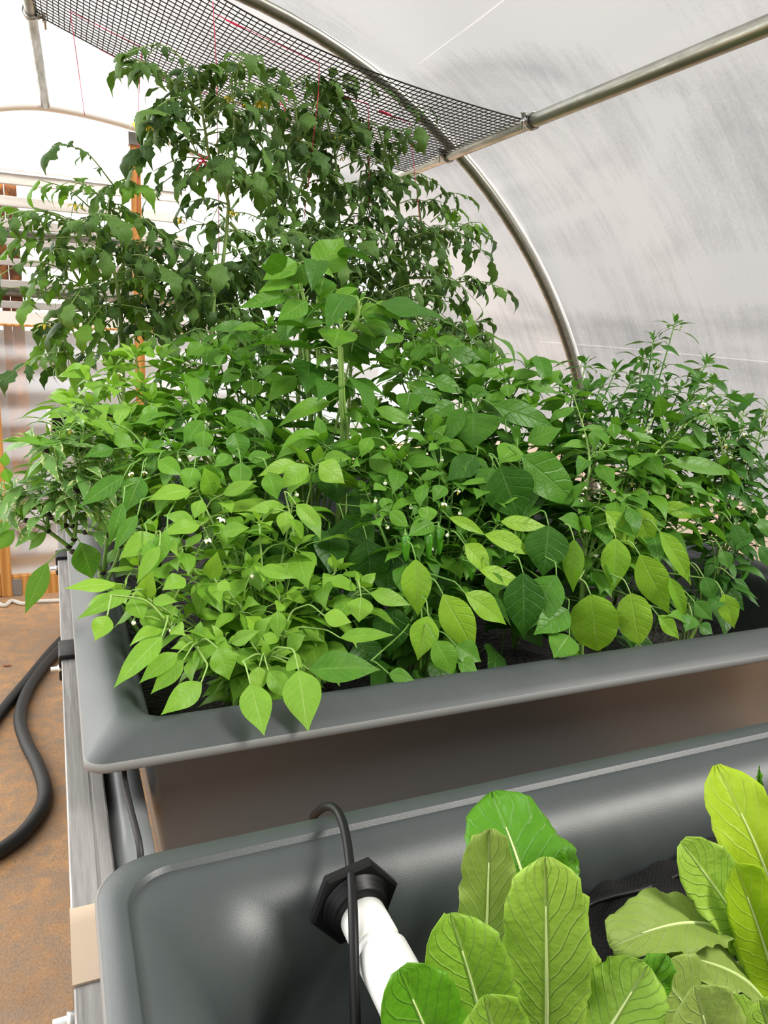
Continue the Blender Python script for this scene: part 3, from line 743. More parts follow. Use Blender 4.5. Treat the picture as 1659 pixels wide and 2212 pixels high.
    def flower(s, q, kind, node=None):
        q = np.asarray(q, float); n = s.near(q) if node is None else node
        s.st.tube(spline([n, (n + q) / 2 + [0, 0, .010], q + [0, 0, .005]], 4), .0009, 4, False); s.fl.append((q, kind))
    def hero(s, bu, bv, tu, tv, w, y, dy=-.02, m=None, prof='ovate', face=.8, pet=True, **k):
        """a single well seen leaf, picked out from base to tip at depth y"""
        q = at_y(bu, bv, y); e = at_y(tu, tv, y + dy); dist = np.linalg.norm(q)
        W = w * dist / F * .97 * 1.06
        view = nrm(-(q + e) / 2)
        N0 = nrm(view * face + np.array([0, 0, .55]) + .12 * rv())
        kw = dict(fold=random.uniform(.05, .28), arch=random.uniform(.02, .09), curl=random.uniform(0, .15), wave=random.uniform(.02, .05), ns=14, nt=8, tint=random.uniform(.3, .95))
        kw.update(k); leaf(s.leaves(m), q, e, W, N0, prof, **kw)
        if pet: s.petiole(q, nrm(e - q))
    def fruit(s, pts, r, name='chilli_pepper', m='chilli', bumps=0):
        p = spline(pts, 8); n = len(p); x = np.linspace(0, 1, n)
        rr = r * np.interp(x, [0, .06, .2, .5, .8, .95, 1], [.45, .85, 1, .95, .7, .35, .05]); b = MB()
        b.tube(p, rr, 12)
        if bumps:
            b.v[0] = b.v[0] + .12 * r * np.sin(b.v[0] * 420)
        s.parts.append((name, b, M[m])); c = MB(); d = nrm(p[0] - p[2]); c.lathe(p[0] - d * r * .15, d, [(0, r * .62), (r * .5, r * .4), (r * .9, .0016), (r * 1.6, .0013)], 8)
        s.parts.append(('calyx', c, M['stem'])); s.petiole(p[0] + d * r * 1.5, d, .0012)
    def done(s):
        s.st.build('stem', s.sm, s.t)
        if s.lv.n: s.lv.build('foliage', s.lm, s.t)
        for m, b in s.extra.items(): o = b.build('foliage', M[m], s.t)
        for q, kind in s.fl:
            me = flower_mesh(kind); o = bpy.data.objects.new('flower_bud' if kind == 'bud' else 'flower', me); COL.objects.link(o)
            o.parent = s.t; o.location = Vector((q - s.base).tolist()); o.rotation_euler = (random.uniform(-.5, .5), random.uniform(-.5, .5), random.random() * 6)
            if kind != 'bud':
                k = random.uniform(.9, 1.15) * (1.5 if kind == 'yellow' else 1); o.scale = (k, k, k)
        last = None
        for name, b, m in s.parts:
            if name == 'calyx' and last is not None:
                o = b.build('calyx', m, s.t); mw = o.parent; o.parent = last
            else:
                last = b.build(name, m, s.t)
                if name == 'stem_node': last['label'] = 'dark purple swollen stem joint'
        return s.t

# ------------------------------------------------------------------ pepper plants
def yc(u, v):
    return float(np.interp(v + .1435 * (u - 300), [500, 600, 700, 800, 900, 1000, 1150, 1300, 1450, 1545, 1590, 1640], [2.2, 2.1, 2.0, 1.85, 1.68, 1.52, 1.34, 1.22, 1.12, 1.06, .965, .925]))
def soil_at(x, y): return np.array([x, y, SOIL])
def tips(pl, lst, dy=0.0, **k):
    for e in lst:
        u, v = e[:2]; kw = dict(k)
        if len(e) > 2: kw.update(e[2])
        y = kw.pop('y', None) or yc(u, v) + dy + random.uniform(-.03, .03)
        pl.shoot(at_y(u, v, y), **kw)
def heroes(pl, lst, dy0=0.0, **k):
    for e in lst:
        bu, bv, tu, tv, wd = e[:5]; kw = dict(k)
        if len(e) > 5: kw.update(e[5])
        y = kw.pop('y', None)
        if y is None: y = yc((bu + tu) / 2, (bv + tv) / 2) + dy0 - .035
        pl.hero(bu, bv, tu, tv, wd, y, **kw)

# front left: bright small-leaved pepper spilling over the corner
p = Plant('pepper_plant', 'bright light green pepper plant at the front left corner, leaves over the rim', 'pepper plant', soil_at(.33, 1.24), 'leaf_bright', 'stem_pale')
tips(p, [(427, 1059), (474, 1074), (439, 1137), (337, 1153), (525, 1184), (631, 1094), (682, 1010, dict(L=.10, n=8)), (459, 1243), (411, 1243), (267, 1282), (325, 1298), (541, 1227),
         (725, 1235), (776, 1274, dict(n=9, L=.085)), (701, 1313), (604, 1290), (423, 1396), (615, 1368), (482, 1392), (576, 1427), (368, 1352), (520, 1310), (660, 1260), (560, 1130), (390, 1190), (300, 1225), (640, 1180)],
     L=.066, ratio=.52, nleaf=7, flowers=0, low=.3)
heroes(p, [(541, 1478, 571, 1590, 66, dict(y=.985, dy=-.06)), (645, 1448, 666, 1581, 80, dict(y=1.0, dy=-.07)), (435, 1474, 347, 1545, 50, dict(y=1.02, dy=-.03)), (350, 1375, 245, 1487, 52, dict(y=1.08, dy=-.05)),
           (384, 1411, 300, 1477, 42, dict(y=1.08)), (396, 1427, 325, 1500, 40, dict(y=1.07)), (668, 1447, 823, 1447, 74, dict(m='leaf_mid', tint=.3)), (580, 1450, 625, 1510, 46), (735, 1378, 852, 1372, 38), (800, 1282, 888, 1308, 40),
           (412, 1060, 317, 1082, 44), (435, 1080, 420, 1121, 32), (460, 1070, 440, 1008, 48), (482, 1068, 553, 1038, 32), (615, 1094, 530, 1104, 32), (620, 1105, 612, 1157, 38), (432, 1135, 345, 1157, 37), (425, 1128, 352, 1113, 38),
           (335, 1155, 258, 1207, 50), (345, 1180, 295, 1262, 32), (500, 1390, 562, 1362, 34), (470, 1400, 495, 1470, 60), (620, 1400, 660, 1372, 44), (690, 1000, 745, 1045, 58), (665, 1005, 600, 1060, 44), (640, 1000, 555, 1030, 34), (700, 990, 760, 990, 32),
           (655, 1160, 620, 1120, 36), (400, 1250, 350, 1275, 40), (250, 1262, 137, 1272, 34), (285, 1275, 165, 1338, 36), (232, 1330, 205, 1385, 42, dict(y=1.1)), (315, 1290, 330, 1232, 40), (330, 1300, 385, 1300, 30), (285, 1290, 310, 1340, 44),
           (595, 1250, 625, 1215, 40), (560, 1230, 640, 1250, 36), (560, 1360, 530, 1330, 40), (600, 1320, 600, 1380, 36), (700, 1330, 760, 1345, 44), (780, 1290, 775, 1345, 56), (770, 1270, 700, 1250, 40), (455, 1250, 470, 1190, 40), (470, 1260, 500, 1275, 28),
           (540, 1385, 590, 1330, 38), (620, 1430, 655, 1440, 44), (560, 1440, 555, 1500, 40), (640, 1090, 690, 1140, 40), (480, 1150, 540, 1140, 36)])
for (u, v, k) in ((448, 1163, 'white'), (640, 1065, 'bud'), (290, 1340, 'bud'), (372, 1358, 'bud'), (480, 1118, 'white'), (545, 1240, 'bud')): p.flower(at_y(u, v, yc(u, v) - .03), k)
p.fill(120, .075, .52, reach=.06)
p.done()

# front middle: small-leaved chilli with upright green fruits and white flowers
p = Plant('pepper_plant', 'front middle chilli plant with tiny green fruits, a white star flower and white buds', 'pepper plant', soil_at(.66, 1.27), 'leaf_mid', 'stem')
tips(p, [(839, 1027), (980, 1043, dict(n=8)), (812, 1114), (953, 1110), (1050, 1078), (1074, 1133), (880, 1065), (860, 1090), (920, 1060), (900, 1140), (1000, 1100), (850, 985), (790, 1060), (950, 1020), (1010, 1180), (880, 1180)],
     L=.058, ratio=.55, nleaf=6, flowers=1, low=.45)
lime = dict(m='leaf_lime')
heroes(p, [(898, 1208, 903, 1331, 68, lime), (925, 1331, 902, 1427, 64, lime), (957, 1284, 1027, 1411, 74, lime), (1005, 1282, 1094, 1350, 62, lime), (1004, 1176, 1059, 1239, 54, lime), (1082, 1127, 1186, 1139, 38, lime), (970, 1118, 1050, 1157, 28, lime),
           (1047, 1155, 1153, 1202, 48, lime), (1036, 1232, 1138, 1274, 46, lime), (996, 1047, 1080, 1040, 18), (1066, 1075, 1133, 1045, 20), (925, 1094, 921, 1133, 42), (935, 1128, 880, 1159, 46), (940, 1384, 984, 1460, 58), (840, 1455, 896, 1470, 34),
           (842, 1105, 884, 1140, 34), (838, 1005, 845, 960, 34), (1060, 1235, 1075, 1290, 40), (985, 1395, 1040, 1430, 52), (990, 1430, 1032, 1450, 40), (830, 1050, 806, 1058, 30), (830, 1075, 840, 1110, 30), (905, 1035, 960, 1020, 22), (985, 1035, 1010, 1005, 36), (960, 1050, 935, 1085, 36),
           (1075, 1085, 1120, 1075, 20), (953, 945, 937, 887, 34), (968, 952, 1010, 975, 24), (945, 958, 925, 975, 22), (802, 900, 790, 836, 40), (812, 882, 895, 919, 34), (790, 905, 742, 895, 30), (800, 945, 780, 990, 34)])
for (u, v) in ((876, 1185), (925, 1180), (948, 1170), (1018, 1225)):
    y = yc(u, v) - .02
    p.fruit([at_y(u, v - 28, y), at_y(u + 1, v - 8, y - .004), at_y(u + 1, v + 30, y - .008)], .0085)
for (u, v, k) in ((990, 1058, 'white'), (960, 1085, 'white'), (811, 1078, 'bud'), (887, 1093, 'bud'), (886, 1018, 'bud'), (832, 1040, 'bud'), (968, 1152, 'bud'), (835, 1136, 'bud'), (994, 1105, 'bud'), (955, 990, 'bud')): p.flower(at_y(u, v, yc(u, v) - .05), k)
p.fill(90, .065, .55, reach=.05)
p.done()

# middle: broad dark wrinkled leaves low down
p = Plant('pepper_plant', 'pepper plant with broad dark wrinkled leaves behind the small fruited chilli', 'pepper plant', soil_at(.98, 1.42), 'leaf_broad', 'stem')
tips(p, [(1120, 965, dict(L=.12)), (1190, 960, dict(L=.12)), (1030, 850, dict(L=.12)), (1090, 900), (1150, 1050), (1060, 1000), (960, 840), (1120, 1180), (1000, 930)], L=.11, ratio=.62, prof='heart', nleaf=7, n=6, dy=.03, low=.3)
heroes(p, [(1080, 1008, 1125, 1128, 112, dict(tint=.1)), (1185, 1135, 1172, 1247, 92, dict(tint=.15)), (1130, 1237, 1131, 1380, 86, dict(tint=.05)), (1202, 1243, 1135, 1366, 82), (1228, 1318, 1152, 1372, 62), (1230, 1373, 1196, 1422, 66, dict(m='leaf_mid')),
           (1127, 985, 1252, 1094, 98, dict(tint=.8)), (1023, 893, 1023, 972, 108, dict(prof='heart', tint=.7)), (1066, 876, 1199, 925, 58, dict(tint=.7)), (968, 758, 1063, 792, 44), (1117, 965, 1078, 1003, 62, dict(m='leaf_mid')), (1140, 955, 1215, 925, 50, dict(m='leaf_mid')), (1125, 950, 1100, 920, 36),
           (910, 738, 901, 801, 74, dict(prof='heart', m='leaf_mid', y=1.92)), (846, 797, 840, 746, 50, dict(y=1.95, prof='round')), (885, 850, 878, 900, 55, dict(prof='heart')), (935, 820, 1000, 850, 46), (950, 860, 885, 850, 40), (1000, 880, 960, 965, 40), (1030, 985, 965, 1040, 60, dict(tint=.1)), (1065, 1010, 1040, 1065, 60),
           (940, 815, 975, 790, 44), (980, 870, 930, 905, 40), (1005, 845, 1060, 850, 34)], dy0=-.01, prof='ovate', fold=.12)
# dark lower leaves seen between the front ones
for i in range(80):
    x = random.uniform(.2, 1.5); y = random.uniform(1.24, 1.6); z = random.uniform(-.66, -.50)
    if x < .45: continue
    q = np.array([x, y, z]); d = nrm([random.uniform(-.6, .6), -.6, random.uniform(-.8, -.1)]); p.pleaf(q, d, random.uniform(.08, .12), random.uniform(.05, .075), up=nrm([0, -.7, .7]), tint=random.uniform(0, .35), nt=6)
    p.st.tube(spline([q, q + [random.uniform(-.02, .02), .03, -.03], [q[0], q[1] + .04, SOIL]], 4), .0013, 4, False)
heroes(p, [(792, 1165, 800, 1290, 92, dict(tint=.05)), (742, 1120, 760, 1225, 84, dict(tint=.1)), (860, 1190, 850, 1290, 80, dict(tint=.02)), (800, 1050, 770, 1140, 80, dict(tint=.2)), (850, 1310, 840, 1420, 84, dict(tint=0)), (720, 1010, 730, 1090, 80, dict(tint=.2)), (940, 1230, 950, 1330, 90, dict(tint=.05)), (780, 1380, 800, 1460, 80, dict(tint=.02)), (760, 1260, 790, 1330, 70, dict(tint=.1))], dy0=.12)
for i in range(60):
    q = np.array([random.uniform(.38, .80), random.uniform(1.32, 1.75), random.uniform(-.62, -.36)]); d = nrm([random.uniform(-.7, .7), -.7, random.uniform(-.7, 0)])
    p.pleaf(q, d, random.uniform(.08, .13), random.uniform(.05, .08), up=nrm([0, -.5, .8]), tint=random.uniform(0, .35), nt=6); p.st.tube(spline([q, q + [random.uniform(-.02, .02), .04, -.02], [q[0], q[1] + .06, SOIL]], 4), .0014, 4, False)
p.fill(50, .11, .62, 'heart', .08)
p.done()

# centre: tall plant with pale ribbed stalks and curled big leaves
p = Plant('pepper_plant', 'tallest central pepper plant on pale ribbed stalks with curled leaves', 'pepper plant', soil_at(.55, 1.66), 'leaf_mid', 'stem_pale')
for pts, y in (([(672, 960), (668, 820), (664, 711), (655, 640), (640, 580)], 1.72), ([(690, 930), (688, 800), (685, 700), (690, 600), (692, 575)], 1.74), ([(738, 980), (736, 860), (734, 745), (738, 700)], 1.58), ([(748, 980), (742, 860), (738, 750)], 1.585), ([(735, 745), (770, 690), (775, 650)], 1.6)):
    ps = [at_y(u, v, y) for u, v in pts]
    if y > 1.57 and pts[0][1] > 900: ps = [p.base + [(ps[0][0] - p.base[0]) * .8, (y - p.base[1]) * .8, 0]] + ps
    p.stem(ps, .0062, .0032)
heroes(p, [(690, 588, 741, 513, 84, dict(y=1.74, dy=.02, tint=.8, fold=.3)), (640, 566, 567, 606, 56, dict(y=1.70, fold=.4)), (636, 603, 557, 632, 38, dict(y=1.70)), (623, 640, 512, 667, 38, dict(y=1.69, fold=.35)), (663, 650, 599, 694, 50, dict(y=1.66)), (699, 697, 626, 714, 28, dict(y=1.63, fold=.4)),
           (657, 565, 725, 601, 28, dict(y=1.72, fold=.4, tint=.9)), (690, 640, 728, 622, 34, dict(y=1.72)), (720, 642, 775, 622, 28, dict(y=1.66)), (733, 712, 721, 753, 84, dict(y=1.55, prof='heart', tint=.7)), (760, 696, 813, 731, 22, dict(y=1.58, tint=1, fold=.5)), (777, 672, 829, 676, 38, dict(y=1.6)), (813, 652, 867, 693, 34, dict(y=1.6, tint=.9)),
           (765, 640, 755, 680, 36, dict(y=1.62)), (740, 690, 690, 680, 34, dict(y=1.57)), (714, 868, 597, 925, 42, dict(y=1.58, tint=1, fold=.35, arch=.12)), (690, 935, 595, 994, 50, dict(y=1.5, tint=1, fold=.2, arch=.14)), (655, 590, 610, 620, 30, dict(y=1.71)), (650, 570, 660, 620, 40, dict(y=1.70)), (700, 600, 690, 640, 60, dict(y=1.73, tint=.2)),
           (790, 700, 845, 712, 50, dict(y=1.64)), (800, 715, 806, 760, 60, dict(y=1.64, tint=.2)), (640, 690, 600, 740, 50, dict(y=1.75, tint=.1)), (745, 740, 800, 790, 60, dict(y=1.66, tint=.1)), (690, 930, 700, 985, 55, dict(y=1.55, tint=.1))], prof='ovate')
tips(p, [(645, 640, dict(y=1.73)), (690, 660, dict(y=1.72)), (780, 660, dict(y=1.64)), (600, 760, dict(y=1.8)), (760, 800, dict(y=1.75)), (640, 850, dict(y=1.72)), (800, 840, dict(y=1.72))], L=.085, ratio=.52, nleaf=4, n=4, low=.5)
p.fill(60, .12, .55, 'heart', .10, 'leaf_broad')
p.done()

# left middle group
LM = [('pepper plant with pointed leaves left of the tall central one', .40, 1.62, [(401, 854), (390, 893), (459, 826), (323, 983), (522, 992), (430, 830), (350, 930), (555, 817), (500, 940), (450, 960), (440, 900), (560, 900), (585, 985), (380, 980)], 'leaf_mid'),
      ('pale tipped pepper plant against the lower left of the tomatoes', .22, 1.85, [(187, 815), (293, 772), (350, 778), (240, 800), (160, 872), (199, 880), (250, 840), (310, 830), (215, 935), (280, 900), (330, 870), (170, 940)], 'leaf_bright'),
      ('pepper plant with a curled grey bud behind the pale tipped one', .48, 1.98, [(500, 772), (470, 760), (530, 790), (600, 790), (560, 740), (420, 780), (390, 800), (620, 830), (510, 720), (580, 710)], 'leaf_mid')]
for i, (lab, x, y, tl, lm) in enumerate(LM):
    p = Plant('pepper_plant', lab, 'pepper plant', soil_at(x, y), lm, 'stem')
    tips(p, tl, L=.085, ratio=.44, prof='ovate', nleaf=9, n=8, low=.35, flowers=1 if i < 2 else 0)
    if i == 0:
        heroes(p, [(356, 896, 281, 923, 30), (437, 908, 396, 963, 44), (441, 930, 440, 978, 40), (486, 896, 574, 924, 38), (341, 995, 396, 1028, 42), (268, 1028, 170, 1096, 42, dict(tint=.1)), (305, 1030, 272, 1106, 54, dict(tint=.1)), (266, 1086, 235, 1181, 30, dict(tint=.1)),
                   (297, 1113, 245, 1196, 32, dict(tint=.2)), (250, 935, 287, 981, 36), (245, 970, 180, 988, 32, dict(tint=.1)), (505, 935, 522, 997, 54, dict(tint=.1)), (430, 862, 395, 805, 36, dict(tint=.9)), (535, 990, 590, 985, 34), (500, 985, 462, 1010, 34), (455, 1040, 450, 1000, 50), (395, 860, 440, 830, 30, dict(m='leaf_bright')), (340, 880, 300, 905, 28), (560, 905, 585, 950, 40),
                   (360, 1150, 335, 1230, 34), (320, 1170, 330, 1240, 34), (390, 1165, 300, 1190, 40), (520, 1000, 520, 1060, 50), (580, 1020, 600, 1080, 46), (420, 1010, 400, 1060, 44)])
        for (u, v, k) in ((368, 968, 'bud'), (410, 982, 'bud'), (386, 990, 'bud'), (281, 1020, 'white'), (312, 1017, 'white')): p.flower(at_y(u, v, yc(u, v) - .04), k)
    if i == 1:
        heroes(p, [(190, 798, 131, 812, 34), (195, 815, 170, 790, 34), (155, 865, 105, 858, 26), (160, 885, 100, 905, 26), (195, 905, 140, 915, 26), (290, 770, 240, 757, 30), (300, 765, 330, 735, 22), (345, 770, 375, 742, 26), (335, 765, 300, 760, 26), (230, 890, 290, 880, 26)])
        for (u, v) in ((176, 893), (210, 905), (232, 825)): p.flower(at_y(u, v, yc(u, v) - .04), 'bud')
    if i == 2:
        heroes(p, [(500, 770, 550, 765, 32), (555, 815, 600, 790, 34), (570, 815, 630, 832, 34), (545, 820, 545, 860, 44), (520, 800, 475, 830, 34), (490, 765, 445, 790, 34), (560, 705, 500, 715, 24), (530, 700, 450, 715, 26, dict(tint=.1)), (600, 700, 640, 720, 40), (575, 725, 600, 750, 36), (440, 745, 400, 770, 36), (470, 752, 470, 790, 40)])
    p.fill(90, .085, .46, reach=.07)
    p.done()

# left: variegated plant with dark joints leaning out over the rail
p = Plant('pepper_plant', 'variegated pepper plant with dark stem joints leaning out over the rail', 'pepper plant', soil_at(.20, 1.50), 'leaf_vari', 'stem')
yv = 1.58
def pp(u, v, y=yv): return at_y(u, v, y)
trunk = [p.base, pp(228, 1262), pp(222, 1238)]; p.stem(trunk, .006, .0055)
def vst(pts, ends=True, y=yv, r=.0042):
    q = [pp(u, v, y) for u, v in pts]; p.stem(q, r, r * .6)
    for x in q[:-1]:
        c = MB(); c.lathe(x - [0, 0, .004], (0, 0, 1), [(0, r * .9), (.003, r * 1.6), (.006, r * 1.5), (.009, r * .8)], 8); p.parts.append(('stem_node', c, M['stem_node']))
    if ends: p.rosette(q[-1], nrm(q[-1] - q[-2]) + [0, 0, .5], 9, .075, .30, 'lance')
vst([(222, 1238), (190, 1195), (157, 1192), (149, 1181)], False)
vst([(222, 1238), (230, 1156), (205, 1100), (184, 1060)])
vst([(149, 1181), (103, 1147), (57, 1125), (14, 1089), (2, 1075)])
vst([(149, 1181), (160, 1165), (141, 1135), (145, 1078), (121, 996), (133, 958)])
vst([(160, 1165), (165, 1120), (168, 1060), (172, 1000)])
vst([(141, 1135), (110, 1118), (81, 1094), (60, 1090), (30, 1067)])
vst([(230, 1156), (184, 1150), (155, 1136), (150, 1060)])
vst([(121, 996), (100, 975), (70, 955)])
vst([(103, 1147), (103, 1110), (112, 1080)])
vst([(228, 1262), (260, 1180), (250, 1080), (235, 1000)])
for u, v in ((110, 950), (160, 960), (190, 1000), (200, 940), (130, 1010), (90, 1020), (150, 1040), (185, 1060), (215, 1020), (60, 1050), (110, 1090), (210, 1090), (140, 920), (225, 960), (165, 905)):
    p.shoot(pp(u, v, yv + random.uniform(-.02, .12)), start=p.near(pp(u, v + 60)), L=.062, ratio=.30, prof='lance', n=7, nleaf=4, r=(.0022, .0012), low=.1, flowers=1)
gm = dict(m='leaf_mid', y=yv - .03)
heroes(p, [(103, 1216, 54, 1326, 40, dict(gm, tint=.5)), (173, 1172, 200, 1252, 58, dict(gm, tint=.2)), (30, 1145, -10, 1190, 30, gm), (100, 1150, 62, 1190, 24, gm), (12, 1012, 18, 1045, 24, gm), (10, 1008, 12, 975, 18, gm), (30, 1130, -40, 1160, 24, gm), (95, 1000, 50, 1035, 22, gm), (125, 960, 20, 950, 22, gm), (120, 955, 60, 962, 14, gm), (90, 1030, 70, 1060, 26, gm), (60, 1110, 30, 1100, 20, gm)], prof='lance', dy=.0)
p.fill(50, .07, .3, 'lance', .05, low=.3)
p.done()

# front right: lime green leaves and a wrinkled green fruit
p = Plant('pepper_plant', 'front right pepper plant with large lime leaves and one wrinkled green fruit', 'pepper plant', soil_at(1.02, 1.22), 'leaf_mid', 'stem_pale')
k1 = p.stem([p.base, at_y(1262, 1233, 1.22), at_y(1300, 1188, 1.23), at_y(1320, 1152, 1.25)], .0065, .0048)
p.stem([at_y(1262, 1233, 1.22), at_y(1262, 1150, 1.26), at_y(1250, 1060, 1.32)], .0045, .0035)
up = dict(m='leaf_mid')
for u, v in ((1281, 966), (1324, 930), (1421, 888), (1434, 1012), (1402, 1031), (1450, 950), (1500, 901), (1239, 856), (1360, 1000), (1300, 1050), (1480, 1000), (1380, 950), (1330, 1090), (1270, 1110), (1480, 1055), (1530, 1065), (1500, 1115), (1450, 1095), (1555, 1010), (1405, 1110), (1380, 1065), (1540, 1110)):
    p.shoot(at_y(u, v, yc(u, v) + random.uniform(-.02, .02)), L=.075, ratio=.5, n=8, nleaf=6, start=p.near(at_y(u - 40, v + 180, 1.3)), r=(.0034, .0016), low=.35, flowers=1)
rosette_mats = None
heroes(p, [(1276, 1285, 1291, 1407, 98, dict(lime, dy=.0, prof='round')), (1362, 1282, 1381, 1394, 70, dict(lime, prof='round')), (1382, 1198, 1446, 1328, 68, lime), (1330, 1162, 1324, 1278, 62, lime), (1308, 1105, 1371, 1187, 52, lime), (1378, 1097, 1405, 1192, 52, lime), (1425, 1149, 1493, 1266, 50, lime), (1240, 1165, 1238, 1281, 46, dict(lime, tint=.1)), (1428, 1090, 1521, 1119, 34, lime),
           (1467, 1045, 1556, 1096, 38, up), (1450, 1000, 1592, 1026, 44, up), (1463, 955, 1541, 964, 32, up), (1506, 903, 1592, 931, 30, up), (1446, 1247, 1481, 1341, 32, dict(lime, tint=.1)), (1422, 1330, 1468, 1381, 36, dict(lime, tint=.1)), (1563, 1283, 1586, 1358, 42, lime), (1310, 975, 1361, 991, 34, up), (1270, 960, 1212, 966, 27, up), (1314, 925, 1242, 931, 22, up), (1350, 940, 1429, 958, 24, up),
           (1258, 1135, 1205, 1120, 42, up), (1260, 1140, 1275, 1115, 40, up), (1330, 1075, 1400, 1100, 30, up), (1395, 1040, 1350, 1020, 40, up), (1410, 1040, 1440, 1070, 40, up), (1280, 930, 1285, 975, 24, up), (1325, 915, 1328, 950, 28, up), (1430, 900, 1420, 850, 36, up), (1400, 1030, 1405, 990, 22, up), (1480, 1340, 1440, 1330, 30, up)])
yf = 1.19
p.fruit([at_y(1268, 1247, yf), at_y(1278, 1252, yf), at_y(1292, 1257, yf), at_y(1310, 1262, yf)], .0135, bumps=1)
for (u, v, k) in ((1260, 1050, 'white'), (1256, 1078, 'white'), (1266, 1142, 'white'), (1365, 962, 'bud')): p.flower(at_y(u, v, yc(u, v) - .03), k)
p.fill(60, .075, .5)
p.done()

# far right front: long curved chillies
p = Plant('pepper_plant', 'rightmost chilli plant bearing long curved green chillies and white flowers', 'pepper plant', soil_at(1.28, 1.22), 'leaf_fine', 'stem_pale')
p.stem([p.base, at_y(1535, 1290, 1.23), at_y(1550, 1215, 1.25), at_y(1555, 1130, 1.28), at_y(1560, 1040, 1.32)], .0055, .0035)
for u, v in ((1522, 870), (1604, 927), (1607, 888), (1646, 930), (1560, 955), (1620, 1000), (1600, 1040), (1640, 1080), (1580, 1100), (1650, 1000), (1570, 1020), (1530, 960), (1620, 1130), (1690, 1010), (1700, 1090), (1660, 880)):
    p.shoot(at_y(u, v, 1.34 + random.uniform(-.05, .06)), start=p.near(at_y(u - 25, v + 150, 1.3)), L=.065, ratio=.36, prof='lance', n=7, nleaf=7, r=(.0030, .0013), low=.2, flowers=1)
heroes(p, [(1581, 1132, 1620, 1208, 36), (1604, 878, 1630, 848, 24), (1520, 1246, 1543, 1299, 36), (1560, 1190, 1575, 1230, 30), (1600, 1160, 1610, 1120, 26), (1640, 1120, 1659, 1160, 30), (1620, 1150, 1590, 1190, 30), (1500, 1300, 1540, 1340, 36), (1495, 1330, 1480, 1365, 34), (1560, 1290, 1530, 1320, 30), (1510, 1350, 1540, 1370, 30), (1640, 1180, 1670, 1230, 30), (1585, 1250, 1620, 1275, 14)], dy0=0)
for pl_ in ([(1552, 1062), (1562, 1085), (1562, 1110), (1549, 1140)], [(1572, 1135), (1568, 1165), (1545, 1175), (1522, 1171)], [(1617, 1210), (1612, 1235), (1602, 1252), (1590, 1262)], [(1502, 1140), (1504, 1165), (1510, 1180)]):
    p.fruit([at_y(u, v, 1.24) for u, v in pl_], .0062)
for (u, v, k) in ((1566, 960, 'white'), (1608, 935, 'white'), (1613, 992, 'white'), (1630, 990, 'white'), (1600, 1025, 'white'), (1522, 869, 'white'), (1580, 985, 'bud')): p.flower(at_y(u, v, 1.26), k)
p.fill(110, .07, .36, 'lance', .05)
p.done()

# right back: fine-leaved chillies against the film
for lab, x, y, tl in (('tall fine leaved chilli plant poking highest against the white film', 1.42, 1.60, [(1457, 702, dict(y=1.62)), (1412, 735, dict(y=1.62)), (1525, 787, dict(y=1.6)), (1389, 774, dict(y=1.62)), (1415, 804), (1512, 823), (1470, 840), (1540, 830), (1440, 830), (1490, 870), (1400, 860), (1460, 920), (1520, 900), (1550, 880), (1430, 960), (1500, 980), (1580, 860)]),
                      ('bushy dark fine leaved chilli plant beside the hoop', 1.22, 1.66, [(1330, 800), (1265, 787), (1300, 830), (1238, 842), (1360, 830), (1270, 850), (1320, 870), (1380, 870), (1210, 830), (1250, 890), (1350, 900), (1290, 900)])):
    p = Plant('pepper_plant', lab, 'pepper plant', soil_at(x, y), 'leaf_fine', 'stem')
    tips(p, tl, L=.072, ratio=.36, prof='lance', nleaf=12, n=9, low=.25, dy=.04, flowers=1)
    p.fill(70, .07, .36, 'lance', .05)
    p.done()
# middle back
p = Plant('pepper_plant', 'pepper plant with pointed leaves between the broad leaved one and the tomatoes', 'pepper plant', soil_at(1.0, 1.80), 'leaf_mid', 'stem')
tips(p, [(1093, 820), (1036, 842), (1108, 845), (1140, 800), (930, 735), (1000, 765), (960, 800), (1060, 790), (1170, 840), (1020, 730), (890, 720), (1150, 880), (850, 780), (880, 810), (800, 900), (845, 950), (780, 965), (865, 1000), (760, 1010), (900, 900), (930, 960), (700, 960)], L=.10, ratio=.48, nleaf=9, n=7, low=.35)
heroes(p, [(1100, 812, 1175, 806, 30), (1090, 805, 1040, 815, 34), (1095, 830, 1100, 860, 34), (940, 735, 1010, 750, 30), (1000, 755, 960, 740, 36), (870, 725, 830, 745, 34), (1060, 815, 1000, 790, 40), (1140, 830, 1205, 850, 30), (1010, 760, 1060, 800, 36)])
p.fill(140, .10, .5)
p.done()

